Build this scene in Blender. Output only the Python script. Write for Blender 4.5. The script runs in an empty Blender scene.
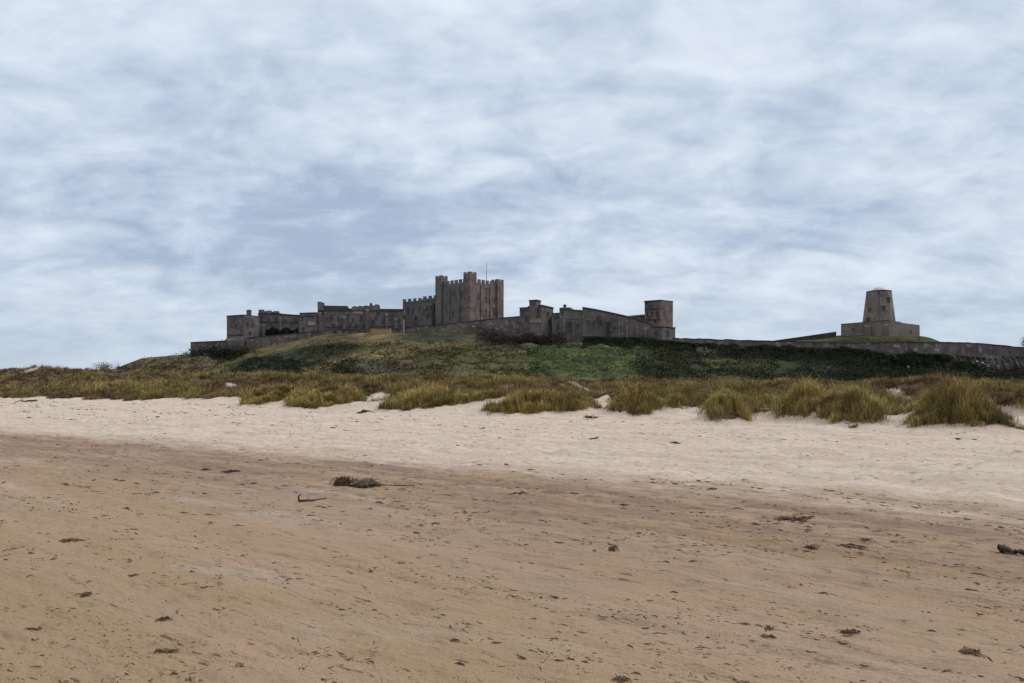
import bpy, bmesh, math
import numpy as np
from mathutils import Vector

scene = bpy.context.scene
COL = scene.collection
R = math.radians
EYE, HZ, F = 1.65, 385.0, 740.0        # eye height (m), horizon row and focal length of the photograph (px)

# ------------------------------------------------------------------ camera
cam_d = bpy.data.cameras.new('camera')
cam = bpy.data.objects.new('camera', cam_d); COL.objects.link(cam)
cam.location = (0, 0, EYE); cam.rotation_euler = (R(90), 0, 0)
cam_d.sensor_width = 36; cam_d.lens = 36 * F / 1024; cam_d.shift_y = (HZ - 341.5) / 1024
cam_d.clip_start = 0.1; cam_d.clip_end = 20000
scene.camera = cam

# ------------------------------------------------------------------ light
SUN_EL, SUN_AZ = R(54), R(84)           # azimuth from +Y towards +X
sd = bpy.data.lights.new('sun', 'SUN'); sd.energy = 1.4; sd.angle = R(18); sd.color = (1, .93, .84)
so = bpy.data.objects.new('sun', sd); COL.objects.link(so)
sv = Vector((math.sin(SUN_AZ) * math.cos(SUN_EL), math.cos(SUN_AZ) * math.cos(SUN_EL), math.sin(SUN_EL)))
so.rotation_euler = (-sv).to_track_quat('-Z', 'Y').to_euler(); so.location = (40, 20, 80)

W = bpy.data.worlds.new('World'); scene.world = W; W.use_nodes = True
wt = W.node_tree; wt.nodes.clear()


class NT:
    """small node-graph writer"""
    def __init__(s, t): s.t = t
    def n(s, typ, **kw):
        nd = s.t.nodes.new(typ)
        for k, v in kw.items():
            if k.startswith('i_'):
                key = k[2:]
                key = int(key) if key.isdigit() else key.replace('__', ' ')
                if isinstance(v, bpy.types.NodeSocket): s.t.links.new(v, nd.inputs[key])
                else: nd.inputs[key].default_value = v
            else: setattr(nd, k, v)
        return nd
    def math(s, op, a, b=0.0, clamp=False): return s.n('ShaderNodeMath', operation=op, i_0=a, i_1=b, use_clamp=clamp).outputs[0]
    def noise(s, vec, scale, detail=4, rough=.55, dist=0.0):
        return s.n('ShaderNodeTexNoise', i_Vector=vec, i_Scale=scale, i_Detail=detail, i_Roughness=rough, i_Distortion=dist).outputs['Fac']
    def ramp(s, fac, a, b, smooth=True):
        return s.n('ShaderNodeMapRange', interpolation_type='SMOOTHSTEP' if smooth else 'LINEAR',
                   i_Value=fac, i_1=a, i_2=b, i_3=0.0, i_4=1.0).outputs[0]
    def mix(s, f, a, b, blend='MIX'):
        nd = s.t.nodes.new('ShaderNodeMix'); nd.data_type = 'RGBA'; nd.blend_type = blend
        for i, v in ((0, f), (6, a), (7, b)):
            if isinstance(v, bpy.types.NodeSocket): s.t.links.new(v, nd.inputs[i])
            else: nd.inputs[i].default_value = (*v, 1) if isinstance(v, tuple) and len(v) == 3 else v
        return nd.outputs[2]
    def mapping(s, vec, rot=(0, 0, 0), scale=(1, 1, 1), loc=(0, 0, 0)):
        return s.n('ShaderNodeMapping', i_Vector=vec, i_Rotation=rot, i_Scale=scale, i_Location=loc).outputs[0]


w = NT(wt)
sky = w.n('ShaderNodeTexSky', sky_type='NISHITA', sun_disc=False, sun_elevation=SUN_EL, sun_rotation=SUN_AZ,
          air_density=1.4, dust_density=2.0)
geo = w.n('ShaderNodeTexCoord').outputs['Generated']
sep = w.n('ShaderNodeSeparateXYZ', i_0=geo)
zz = w.math('MAXIMUM', sep.outputs[2], 0.0)
den = w.math('ADD', zz, 0.36)
pv = w.n('ShaderNodeCombineXYZ', i_X=w.math('DIVIDE', sep.outputs[0], den), i_Y=w.math('DIVIDE', sep.outputs[1], den), i_Z=0.0).outputs[0]
pm = w.mapping(pv, rot=(0, 0, R(14)), scale=(1.0, 1.0, 1), loc=(2.35, .6, 0))
big = w.noise(pm, 1.6, 3, .5, .3)
band = w.noise(w.mapping(pv, rot=(0, 0, R(-24)), scale=(.55, 1.55, 1), loc=(2.1, 3.3, 0)), 2.6, 5, .55, .5)
med = w.noise(w.mapping(pv, rot=(0, 0, R(20)), scale=(.85, 1.15, 1), loc=(3.1, .7, 0)), 6.0, 5, .56, .5)
fine = w.noise(w.mapping(pv, rot=(0, 0, R(-10)), scale=(1, 1.2, 1), loc=(5.1, 1.4, 0)), 15, 4, .55, .3)
puff = w.math('ADD', w.math('MULTIPLY', med, .70), w.math('MULTIPLY', fine, .30))
cl = w.math('ADD', w.math('ADD', w.math('MULTIPLY', big, .26), w.math('MULTIPLY', band, .36)), w.math('MULTIPLY', puff, .38))
bank = w.math('MULTIPLY', w.ramp(w.math('ADD', sep.outputs[0], w.math('MULTIPLY', w.math('SUBTRACT', big, .5), .9)), .05, -.55), w.ramp(zz, .46, .12))
cl = w.math('SUBTRACT', cl, w.math('MULTIPLY', bank, .06))          # a thicker lilac bank to the left
cf = w.ramp(cl, .345, .615)
c1 = w.mix(cf, (3.85, 4.85, 6.50), (6.95, 7.70, 8.60))
c1 = w.n('ShaderNodeVectorMath', operation='SCALE', i_0=c1, i_Scale=w.math('ADD', .86, w.math('MULTIPLY', puff, .28))).outputs[0]
# the overcast is brightest overhead and towards the veiled sun, and dimmer behind the camera
dot = w.n('ShaderNodeVectorMath', operation='DOT_PRODUCT', i_0=geo, i_1=tuple(sv)).outputs['Value']
glow = w.math('MULTIPLY', w.ramp(dot, .75, 1.0), .9)
zen = w.math('MULTIPLY', w.ramp(zz, .42, .9), 1.0)
back = w.math('MULTIPLY', w.ramp(w.math('MULTIPLY', sep.outputs[1], -1.0), -.1, .9), -.30)
gain = w.math('ADD', w.math('ADD', 1.0, glow), w.math('ADD', zen, back))
c1 = w.mix(w.math('MULTIPLY', w.ramp(zz, .48, .66), .9), c1, (7.6, 7.0, 6.2))     # unseen cloud overhead, tinted warm to take the blue off the light
c2 = w.n('ShaderNodeVectorMath', operation='SCALE', i_0=c1, i_Scale=gain).outputs[0]
cov = w.math('MAXIMUM', w.ramp(cl, .28, .44), .86)
c3 = w.mix(cov, sky.outputs[0], c2)
low = w.mix(w.ramp(zz, .0, .17), (5.7, 6.5, 7.3), c3)        # towards the horizon the layers close up
low = w.mix(w.math('MULTIPLY', w.ramp(zz, .0, .30), .9, True), w.mix(.30, low, c3), c3)
bg = w.n('ShaderNodeBackground', i_Color=low, i_Strength=0.1)
w.n('ShaderNodeOutputWorld', i_Surface=bg.outputs[0])

vs = scene.view_settings
scene.display_settings.display_device = 'sRGB'
vs.view_transform = 'Standard'; vs.look = 'None'; vs.gamma = 1; vs.use_curve_mapping = False
vs.exposure = 0.06
scene.cycles.max_bounces = 6
scene.cycles.use_denoising = True

# ------------------------------------------------------------------ helpers
rng = np.random.default_rng(11)


def hash2(ix, iy, seed):
    n = (ix.astype(np.int64) * 374761393 + iy.astype(np.int64) * 668265263 + seed * 982451653) & 0x7fffffff
    n = ((n ^ (n >> 13)) * 1274126177) & 0x7fffffff
    n = (n ^ (n >> 16)) & 0xffffff
    return n / float(0xffffff)


def vnoise(x, y, seed=0):
    x = np.asarray(x, float); y = np.asarray(y, float)
    ix = np.floor(x); iy = np.floor(y); fx = x - ix; fy = y - iy
    ux = fx * fx * fx * (fx * (fx * 6 - 15) + 10); uy = fy * fy * fy * (fy * (fy * 6 - 15) + 10)
    a = hash2(ix, iy, seed); b = hash2(ix + 1, iy, seed); c = hash2(ix, iy + 1, seed); d = hash2(ix + 1, iy + 1, seed)
    return (a + (b - a) * ux) * (1 - uy) + (c + (d - c) * ux) * uy - .5


def fbm(x, y, seed=0, oct=4, gain=.5):
    r = 0; amp = 1.0; f = 1.0
    for i in range(oct):
        r = r + amp * vnoise(x * f + 17.3 * i, y * f - 9.1 * i, seed + i); amp *= gain; f *= 2.03
    return r


def sstep(a, b, x):
    t = np.clip((x - a) / (b - a), 0, 1); return t * t * (3 - 2 * t)


def mesh_np(name, V, loops, sizes, mat, parent=None, col=None, smooth=False, loc=(0, 0, 0)):
    V = np.asarray(V, np.float32); loops = np.asarray(loops, np.int32).ravel(); sizes = np.asarray(sizes, np.int32)
    me = bpy.data.meshes.new(name)
    me.vertices.add(len(V)); me.vertices.foreach_set('co', (V - np.asarray(loc, np.float32)).ravel())
    me.loops.add(len(loops)); me.loops.foreach_set('vertex_index', loops)
    me.polygons.add(len(sizes))
    st = np.zeros(len(sizes), np.int32); st[1:] = np.cumsum(sizes)[:-1]
    me.polygons.foreach_set('loop_start', st)
    me.polygons.foreach_set('use_smooth', np.full(len(sizes), smooth))
    if col is not None:
        at = me.color_attributes.new('Col', 'FLOAT_COLOR', 'POINT')
        c4 = np.ones((len(V), 4), np.float32); c4[:, :3] = col
        at.data.foreach_set('color', c4.ravel())
    me.update(calc_edges=True); me.validate()
    me.materials.append(mat)
    o = bpy.data.objects.new(name, me); COL.objects.link(o)
    if parent is not None: o.parent = parent
    else: o.location = loc
    return o


def tag(o, label=None, cat=None, group=None, kind=None):
    for k, v in (('label', label), ('category', cat), ('group', group), ('kind', kind)):
        if v: o[k] = v
    return o


def thing(name, label, cat, loc, group=None):
    o = bpy.data.objects.new(name, None); COL.objects.link(o); o.location = loc; o.empty_display_size = .5
    return tag(o, label, cat, group)


def at(px, py, D): return Vector(((px - 512) / F * D, D, EYE + (HZ - py) / F * D))
def xy(px, D): return ((px - 512) / F * D, D)
def zz_(py, D): return EYE + (HZ - py) / F * D


# ------------------------------------------------------------------ materials
def principled(name):
    m = bpy.data.materials.new(name); m.use_nodes = True
    t = m.node_tree; b = t.nodes['Principled BSDF']
    return m, NT(t), b


def setb(g, b, col=None, rough=None, spec=None, bump=None, bstr=.5, bdist=.05):
    if col is not None:
        if isinstance(col, bpy.types.NodeSocket): g.t.links.new(col, b.inputs['Base Color'])
        else: b.inputs['Base Color'].default_value = (*col, 1)
    if rough is not None:
        if isinstance(rough, bpy.types.NodeSocket): g.t.links.new(rough, b.inputs['Roughness'])
        else: b.inputs['Roughness'].default_value = rough
    if spec is not None: b.inputs['Specular IOR Level'].default_value = spec
    if bump is not None:
        bn = g.n('ShaderNodeBump', i_Strength=bstr, i_Distance=bdist, i_Height=bump)
        g.t.links.new(bn.outputs[0], b.inputs['Normal'])


def stone(name, c, c2, pale=(.30, .27, .24), palef=.35, dark=(.06, .055, .06), psc=.85):
    m, g, b = principled(name)
    P = g.n('ShaderNodeNewGeometry').outputs['Position']
    n1 = g.noise(P, .20, 5, .6); n2 = g.noise(P, psc, 5, .65); n3 = g.noise(P, 3.2, 3, .6)
    k = g.mix(g.ramp(n1, .36, .64), c, c2)
    k = g.mix(g.math('MULTIPLY', g.ramp(n2, .52, .72), palef), k, pale)
    st = g.noise(g.mapping(P, scale=(1.1, 1.1, .12)), .9, 4, .6)      # rain streaks down the wall
    k = g.mix(g.math('MULTIPLY', g.ramp(st, .52, .72), .42), k, dark)
    k = g.mix(g.math('MULTIPLY', g.ramp(g.noise(g.mapping(P, loc=(31, 7, 3)), .33, 5, .65), .54, .68), .6), k, dark)
    br = g.n('ShaderNodeTexBrick', i_Vector=g.mapping(P, rot=(R(90), 0, R(0)), scale=(1, 1, 1)), i_Scale=1.0, i_Color1=(1, 1, 1, 1), i_Color2=(.72, .72, .74, 1),
             i_Mortar=(.55, .55, .55, 1))
    br.inputs['Brick Width'].default_value = .9; br.inputs['Row Height'].default_value = .42; br.inputs['Mortar Size'].default_value = .03
    k = g.mix(.55, k, br.outputs['Color'], 'MULTIPLY')
    k = g.mix(g.math('MULTIPLY', g.ramp(n3, .45, .7), .4), k, dark)
    setb(g, b, k, .92, .2, g.math('ADD', n3, g.math('MULTIPLY', n2, 1.2)), .7, .25)
    return m


def plain(name, c, rough=.7, var=.25, scale=2.0, spec=.3):
    m, g, b = principled(name)
    P = g.n('ShaderNodeNewGeometry').outputs['Position']
    n = g.noise(P, scale, 4, .6)
    k = g.mix(g.ramp(n, .35, .65), tuple(x * (1 - var) for x in c), tuple(min(1, x * (1 + var)) for x in c))
    setb(g, b, k, rough, spec, n, .3, .05)
    return m


M = {}
M['stone_grey'] = stone('weathered_grey_stone', (.118, .108, .113), (.188, .172, .170), pale=(.37, .335, .31), palef=.6, psc=.45)
M['stone_red'] = stone('weathered_pink_sandstone', (.140, .108, .100), (.228, .188, .170), palef=.6, psc=.4)
M['stone_keep'] = stone('keep_grey_stone', (.128, .122, .130), (.190, .178, .176), pale=(.36, .325, .30), palef=.6, psc=.5)
M['stone_wall'] = stone('rough_wall_stone', (.125, .105, .108), (.20, .172, .162), pale=(.46, .41, .385), palef=.9, psc=.36, dark=(.05, .042, .046))
M['stone_tan'] = stone('tan_windmill_stone', (.165, .148, .136), (.24, .215, .192), palef=.5, psc=.5)
M['coping'] = stone('dark_coping_stone', (.05, .046, .048), (.075, .068, .066), palef=.1)
M['slate'] = plain('dark_slate', (.055, .05, .056), .7)
M['pane'] = plain('dark_window_glass', (.012, .013, .016), .25, .1, 1, .5)
M['pale_pane'] = plain('pale_blind', (.26, .25, .25), .6, .1)
M['yellow'] = plain('yellow_board', (.30, .22, .12), .7, .12, .6)
M['post'] = plain('pale_paint', (.27, .25, .24), .7, .1)
M['cap'] = plain('pale_lead_roof', (.34, .31, .29), .6, .15, .8)
M['metal'] = plain('grey_metal', (.06, .06, .065), .5, .1)
M['lichen'] = stone('lichen_gable_stone', (.12, .095, .07), (.10, .085, .07), pale=(.24, .165, .075), palef=.7, psc=.6)

def attr_mat(name, rough=.8, trans=0.0, bumpscale=None, bdist=.3, mottled=None):
    m, g, b = principled(name)
    c = g.n('ShaderNodeAttribute', attribute_name='Col').outputs['Color']
    P = g.n('ShaderNodeNewGeometry').outputs['Position']
    bump = None
    if mottled:
        n = g.noise(P, mottled, 6, .68)
        c = g.mix(.85, c, g.mix(g.ramp(n, .36, .64), (.45, .45, .45), (1.45, 1.4, 1.35)), 'MULTIPLY')
    if bumpscale: bump = g.noise(P, bumpscale, 6, .7)
    setb(g, b, c, rough, .15, bump, .9, bdist)
    if trans:
        tr = g.n('ShaderNodeBsdfTranslucent', i_Color=c)
        ms = g.n('ShaderNodeMixShader', i_0=trans, i_1=b.outputs[0], i_2=tr.outputs[0])
        g.t.links.new(ms.outputs[0], g.t.nodes['Material Output'].inputs[0])
    return m
M['blade'] = attr_mat('marram_blades', .7, .10)
M['leaf'] = attr_mat('scrub_leaves', .75, .15)
M['hill'] = attr_mat('hill_turf', .95, 0, .9, .8, mottled=.75)
M['rock'] = attr_mat('crag_rock', .9, 0, .8, .9, mottled=.9)
M['weed'] = plain('dried_seaweed', (.034, .025, .020), .75, .5, 20)
M['weed_brown'] = plain('brown_seaweed', (.088, .056, .036), .8, .5, 12)
M['wood'] = plain('bleached_driftwood', (.17, .135, .105), .85, .35, 14)
M['bark'] = plain('dark_bark', (.05, .042, .036), .9, .3, 3)
M['palerock'] = plain('pale_stone', (.55, .52, .50), .9, .15, 1.5)

# shore frame: s runs inland from the dune foot, t runs along it
PX0, PY0 = 17.0, 26.0
DX, DY = .7987, -.6017
NX, NY = .6017, .7987
SANG = math.atan2(DY, DX)
def st_of(x, y):
    return (x - PX0) * NX + (y - PY0) * NY, (x - PX0) * DX + (y - PY0) * DY


def sand_material():
    m, g, b = principled('beach_sand')
    P = g.n('ShaderNodeNewGeometry').outputs['Position']
    L = g.mapping(P, rot=(0, 0, -SANG), loc=(0, 0, 0))       # x along the shore, y inland
    sp = g.n('ShaderNodeSeparateXYZ', i_0=L)
    s0 = PX0 * NX + PY0 * NY
    s = g.math('SUBTRACT', sp.outputs[1], s0)
    t = g.math('SUBTRACT', sp.outputs[0], PX0 * DX + PY0 * DY)
    Ls = g.mapping(L, scale=(.28, 1, 1))
    Lss = g.mapping(L, scale=(.16, 1, 1))
    wob = g.math('ADD', g.math('MULTIPLY', g.math('SUBTRACT', g.noise(Lss, .35, 3), .5), 5.0),
                 g.math('MULTIPLY', g.math('SUBTRACT', g.noise(g.mapping(L, scale=(.5, 1, 1)), 2.4, 6, .72), .5), 4.2))
    edge = g.math('ADD', g.math('ADD', s, g.math('MULTIPLY', t, -.032)), wob)
    dry = g.ramp(edge, -20.6, -18.0)
    # damp sand: golden, pinkish and grey drifts laid down by the tide
    n1 = g.noise(Lss, .30, 4, .6, .4); n2 = g.noise(Lss, .75, 5, .6, .5); n3 = g.noise(Ls, 3.4, 5, .65); n4 = g.noise(P, 90, 3, .7)
    wet = g.mix(g.ramp(n1, .38, .62), (.256, .186, .110), (.284, .217, .158))
    wet = g.mix(g.math('MULTIPLY', g.ramp(n2, .50, .66), .75), wet, (.315, .218, .162))
    wet = g.mix(g.math('MULTIPLY', g.ramp(g.noise(Lss, .55, 5, .65, .6), .54, .66), .8), wet, (.335, .282, .240))
    wet = g.mix(g.math('MULTIPLY', g.ramp(n3, .56, .76), .55), wet, (.165, .115, .082))
    band = g.math('MULTIPLY', g.ramp(edge, -27.0, -21.0), g.math('SUBTRACT', 1.0, dry))
    wet = g.mix(g.math('MULTIPLY', band, g.ramp(g.noise(Lss, 1.6, 5, .65), .38, .58)), wet, (.190, .132, .096))
    # brown crumbs of weed and shell hash drawn out along the tide lines, and the shade of hollows painted in as dark mottling
    crumb = g.math('MULTIPLY', g.ramp(g.noise(g.mapping(L, scale=(.22, 1, 1)), 17, 4, .7), .60, .68), g.ramp(g.noise(Ls, .9, 4, .6), .36, .54))
    wet = g.mix(g.math('MULTIPLY', crumb, .9), wet, (.075, .046, .030))
    wet = g.mix(g.math('MULTIPLY', g.ramp(g.noise(g.mapping(L, scale=(.3, 1, 1)), 42, 3, .7), .60, .70), .45), wet, (.11, .078, .055))
    wet = g.mix(g.math('MULTIPLY', g.ramp(g.noise(g.mapping(L, scale=(.3, 1, 1)), 7.5, 5, .7), .52, .68), .45), wet, (.165, .118, .086))
    wet = g.mix(g.math('MULTIPLY', band, g.math('MULTIPLY', g.ramp(g.noise(g.mapping(L, scale=(.45, 1, 1)), 7, 4, .65), .50, .62), .75)), wet, (.120, .084, .062))
    dn = g.noise(Ls, 1.2, 6, .65)
    dr = g.mix(g.ramp(dn, .35, .65), (.385, .335, .297), (.470, .418, .377))
    dr = g.mix(g.math('MULTIPLY', g.ramp(g.noise(Ls, 4.5, 4, .6), .58, .74), .5), dr, (.27, .22, .185))
    dr = g.mix(g.math('MULTIPLY', g.ramp(g.noise(P, 6.0, 4, .65), .52, .66), .50), dr, (.30, .248, .212))
    dr = g.mix(g.math('MULTIPLY', g.ramp(g.noise(g.mapping(L, scale=(.5, 1, 1)), 9.0, 3, .6), .57, .67), .7), dr, (.21, .168, .14))
    k = g.mix(dry, wet, dr)
    cov = g.n('ShaderNodeAttribute', attribute_name='Col').outputs['Fac']
    lit = g.mix(g.ramp(g.noise(P, 2.2, 5, .65), .35, .65), (.040, .031, .018), (.095, .072, .040))
    k = g.mix(g.ramp(g.math('ADD', cov, g.math('MULTIPLY', g.math('SUBTRACT', g.noise(P, 3.0, 4, .6), .5), .8)), .35, .75), k, lit)
    k = g.mix(.30, k, g.mix(g.ramp(n4, .3, .7), (.6, .58, .56), (1.3, 1.3, 1.3)), 'MULTIPLY')
    bh = g.math('ADD', g.math('MULTIPLY', g.noise(Ls, 5.5, 5, .62), 1.0), g.math('ADD', g.math('MULTIPLY', g.noise(P, 22, 4, .6), .35), g.math('MULTIPLY', n4, .12)))
    rough = g.n('ShaderNodeMapRange', i_Value=dry, i_3=.72, i_4=.95).outputs[0]
    setb(g, b, k, rough, .25, bh, 1.0, .09)
    return m
M['sand'] = sand_material()

# ------------------------------------------------------------------ ground
# front marram clumps: px centre, half width px, foot row, depth/width ratio, mound height, grass length, label
CL = [
    (954, 46, 433, 1.25, 1.35, .80, 'largest rounded marram grass clump, rightmost of the tall ones, behind a bare sandy gully'),
    (852, 33, 427, 1.0, 1.1, .75, 'wide marram grass clump just left of the bare sandy gully'),
    (806, 30, 421, 1.0, 1.0, .75, 'marram grass clump joined to the wide one left of the sandy gully'),
    (720, 24, 423, 1.1, 1.05, .78, 'tall narrow marram clump bulging forward onto the beach, right of two sandy hollows'),
    (636, 28, 416, .9, 1.0, .75, 'rounded marram clump standing alone between two sandy hollows'),
    (676, 10, 407, .80, .35, .60, 'small dark marram tuft in the sand right of the lone rounded clump'),
    (543, 58, 414, .5, .7, .72, 'long low marram bank under the middle of the castle hill'),
    (436, 56, 409, .6, .6, .72, 'long marram bank with a pale sandy scar in front of it, below the keep'),
    (328, 40, 407.5, .9, .6, .70, 'marram bank on the beach edge left of the pale sandy scar'),
    (272, 28, 405, 1.2, .6, .65, 'short marram bank at the beach edge, leftmost of the separate ones'),
    (1032, 24, 416, .80, .70, .70, 'marram clump cut off by the right edge of the view'),
    (577, 9, 410, .70, .20, .50, 'small marram tuft at the right end of the long low bank'),
    (826, 9, 424, .70, .15, .45, 'small low marram tuft in front of the joined clumps'),
    (968, 7, 433.5, .70, .12, .42, 'tiny marram tuft on sand at the foot of the largest clump'),
]
CLW = []
Ht = ([-600, -240, -150, -100, -60, -30, 0, 40, 120], [5.0, 4.2, 3.5, 2.6, 1.85, 1.35, 1.05, 1.0, 1.1])
# bare hollows and gullies between clumps (x, y, rx, ry)
GAPS = []
for px, D, wpx, ry in ((893, 27.4, 13, 1.6), (894, 29.6, 11, 1.6), (897, 32.0, 10, 1.8), (901, 35, 11, 2), (905, 38, 12, 2), (597, 38.0, 9, 2.2), (601, 42, 10, 2.4), (694, 33.5, 8, 2), (690, 36.5, 6, 1.6),
                       (661, 40, 5, 2), (376, 51, 12, 2), (499, 43, 9, 2), (1006, 27, 10, 1.8), (1002, 30, 9, 2), (1008, 33, 12, 2), (764, 33.2, 12, 1.2), (762, 36, 6, 1.4)):
    GAPS.append(((px - 512) / F * D, D, wpx / F * D * 1.15, ry))


def gap_mask(x, y):
    m = np.zeros_like(x)
    for gx, gy, rx, ry in GAPS:
        m = np.maximum(m, np.exp(-((x - gx) / rx) ** 2 * 1.0 - ((y - gy) / ry) ** 2))
    return m


TRACK = (at(400, 580, 6.26), at(660, 630, 4.98))


def ground_z(x, y):
    x = np.asarray(x, float); y = np.asarray(y, float)
    s, t = st_of(x, y)
    H = np.interp(t, *Ht)
    wobble = 3.0 * fbm(t * .07, s * 0 + 3.3, 41, 3)
    left = sstep(-20, -90, t)
    ramp = sstep(-1.5 - 3 * left, 8 + 8 * left, s + wobble)
    hum = 1 + .50 * fbm(t * .085, s * .085, 5, 3)
    z = ramp * H * hum + ramp * .95 * fbm(x * .30, y * .30, 9, 3) * sstep(0, 10, s)
    back = sstep(55, 110, s)
    z = z * (1 - back) + back * (1.6 + .3 * fbm(x * .05, y * .05, 13, 3))
    far = sstep(220, 600, y)
    z = z * (1 - far) + far * 1.0
    near = 1 - sstep(20, 60, s)
    for cx, cy, rx, ry, mh, gl, lab in CLW:
        d2 = ((x - cx) / rx) ** 2 + ((y - cy) / ry) ** 2
        z = z + mh * np.exp(-d2 ** 1.1 * 1.6) * np.clip(1 - z / 2.2, .15, 1)
    z = z * (1 - .30 * gap_mask(x, y))
    # sand relief
    wetm = 1 - sstep(-21, -17, s)
    a = fbm(x * .14, y * .14, 21, 3)
    rip = fbm(t * .55, s * 2.1, 23, 4, .55)
    rip2 = fbm(t * 2.6, s * 7.5, 27, 3, .55)
    lump = fbm(x * 1.3, y * 1.3, 31, 4, .55)
    pit = np.minimum(0, vnoise(t * 3.4, s * 5.5, 35) + .22) * (1 - sstep(30, 60, y))
    z = z + near * (.03 * a + wetm * (.030 * rip + .016 * rip2 + .05 * pit) + (1 - wetm) * (.11 * lump + .03 * rip2 + .11 * pit))
    z = z + near * .035 * sstep(-27, -23, s) * (1 - sstep(-21, -18, s)) * fbm(t * 1.2, s * 4, 37, 4, .6)
    # a faint wheel track running along the shore
    ax, ay = TRACK[0].x, TRACK[0].y; bx, by = TRACK[1].x, TRACK[1].y
    ln = math.hypot(bx - ax, by - ay); ux, uy = (bx - ax) / ln, (by - ay) / ln
    q = (x - ax) * -uy + (y - ay) * ux + .06 * fbm(x * .3, y * .3, 51, 2); l = (x - ax) * ux + (y - ay) * uy
    on = sstep(-3.0, -.6, l) * (1 - sstep(3.4, 6, l))
    z = z - on * (.022 * np.exp(-(q / .04) ** 2) + .014 * np.exp(-((q - .2) / .035) ** 2) - .010 * np.exp(-((q - .1) / .04) ** 2))
    # sand drifted in front of the kelp mound
    k = at(352, 495, 11.1)
    z = z + .075 * np.exp(-((x - k.x - .03) / .13) ** 2 - ((y - k.y) / .10) ** 2) + .022 * np.exp(-((x - k.x - .25) / .5) ** 2 - ((y - k.y) / .2) ** 2)
    return z


_D = np.arange(16, 90, .1)
_cl = []
for px, hw, fy, rat, mh, gl, lab in CL:                      # walk up the beach to where each clump meets the sand
    row = HZ - (ground_z((px - 512) / F * _D, _D) - EYE) * F / _D
    D = float(_D[np.argmax(row < fy)]); rx = hw / F * D * 1.05; ry = max(rx * rat * 1.15, .5)
    _cl.append(((px - 512) / F * (D + ry), D + ry, rx, ry, mh, gl, lab))
CLW += _cl


def clump_d2(x, y):
    m = np.full(np.shape(x), 9.0)
    for cx, cy, rx, ry, mh, gl, lab in CLW: m = np.minimum(m, ((x - cx) / rx) ** 2 + ((y - cy) / ry) ** 2)
    return m


def cover(x, y):
    """where plant litter and grass cover the sand (0 bare .. 1 grown over)"""
    s, t = st_of(x, y)
    left = sstep(-20, -90, t)
    edge = 3.0 - 3.6 * left + 2.2 * fbm(t * .16, t * 0 + 2, 137, 3) + 1.2 * fbm(x * .5, y * .5, 139, 2)
    c = sstep(-.5, 1.2, s - edge) * sstep(-.95, -.50, fbm(t * .12, s * .14, 131, 3, .6) - .25 * (1 - sstep(2, 12, s)))
    return np.clip(np.maximum(c, 1 - sstep(.85, 1.15, clump_d2(x, y))) * (1 - sstep(.25, .55, gap_mask(x, y))), 0, 1)


ys = [-60, -30, -14, -6, -2, 0, 1.2, 2.0]
y = 2.4
while y < 30: ys.append(y); y *= 1.0066
while y < 140: ys.append(y); y *= 1.0085
while y < 9000: ys.append(y); y *= 1.10
ys = np.array(ys)
us = np.concatenate([[-60, -20, -8, -4, -2.2, -1.5, -1.1, -.92], np.linspace(-.80, .80, 820), [.92, 1.1, 1.5, 2.2, 4, 8, 20, 60]])
sx = np.maximum(ys + 3.0, 5.5)
GX = us[None, :] * sx[:, None]; GY = np.repeat(ys[:, None], len(us), 1)
GZ = ground_z(GX, GY)
GZ = np.where(GY < -20, GZ - .3, GZ)
V = np.stack([GX, GY, GZ], -1).reshape(-1, 3)
nr, nc = GX.shape
i = (np.arange(nr - 1)[:, None] * nc + np.arange(nc - 1)[None, :]).ravel()
Fq = np.stack([i, i + 1, i + 1 + nc, i + nc], -1)
cv = np.repeat(cover(GX, GY).reshape(-1, 1), 3, 1)
ground = mesh_np('beach_ground', V, Fq, np.full(len(Fq), 4), M['sand'], smooth=True, col=cv)
tag(ground, kind='structure')

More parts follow.
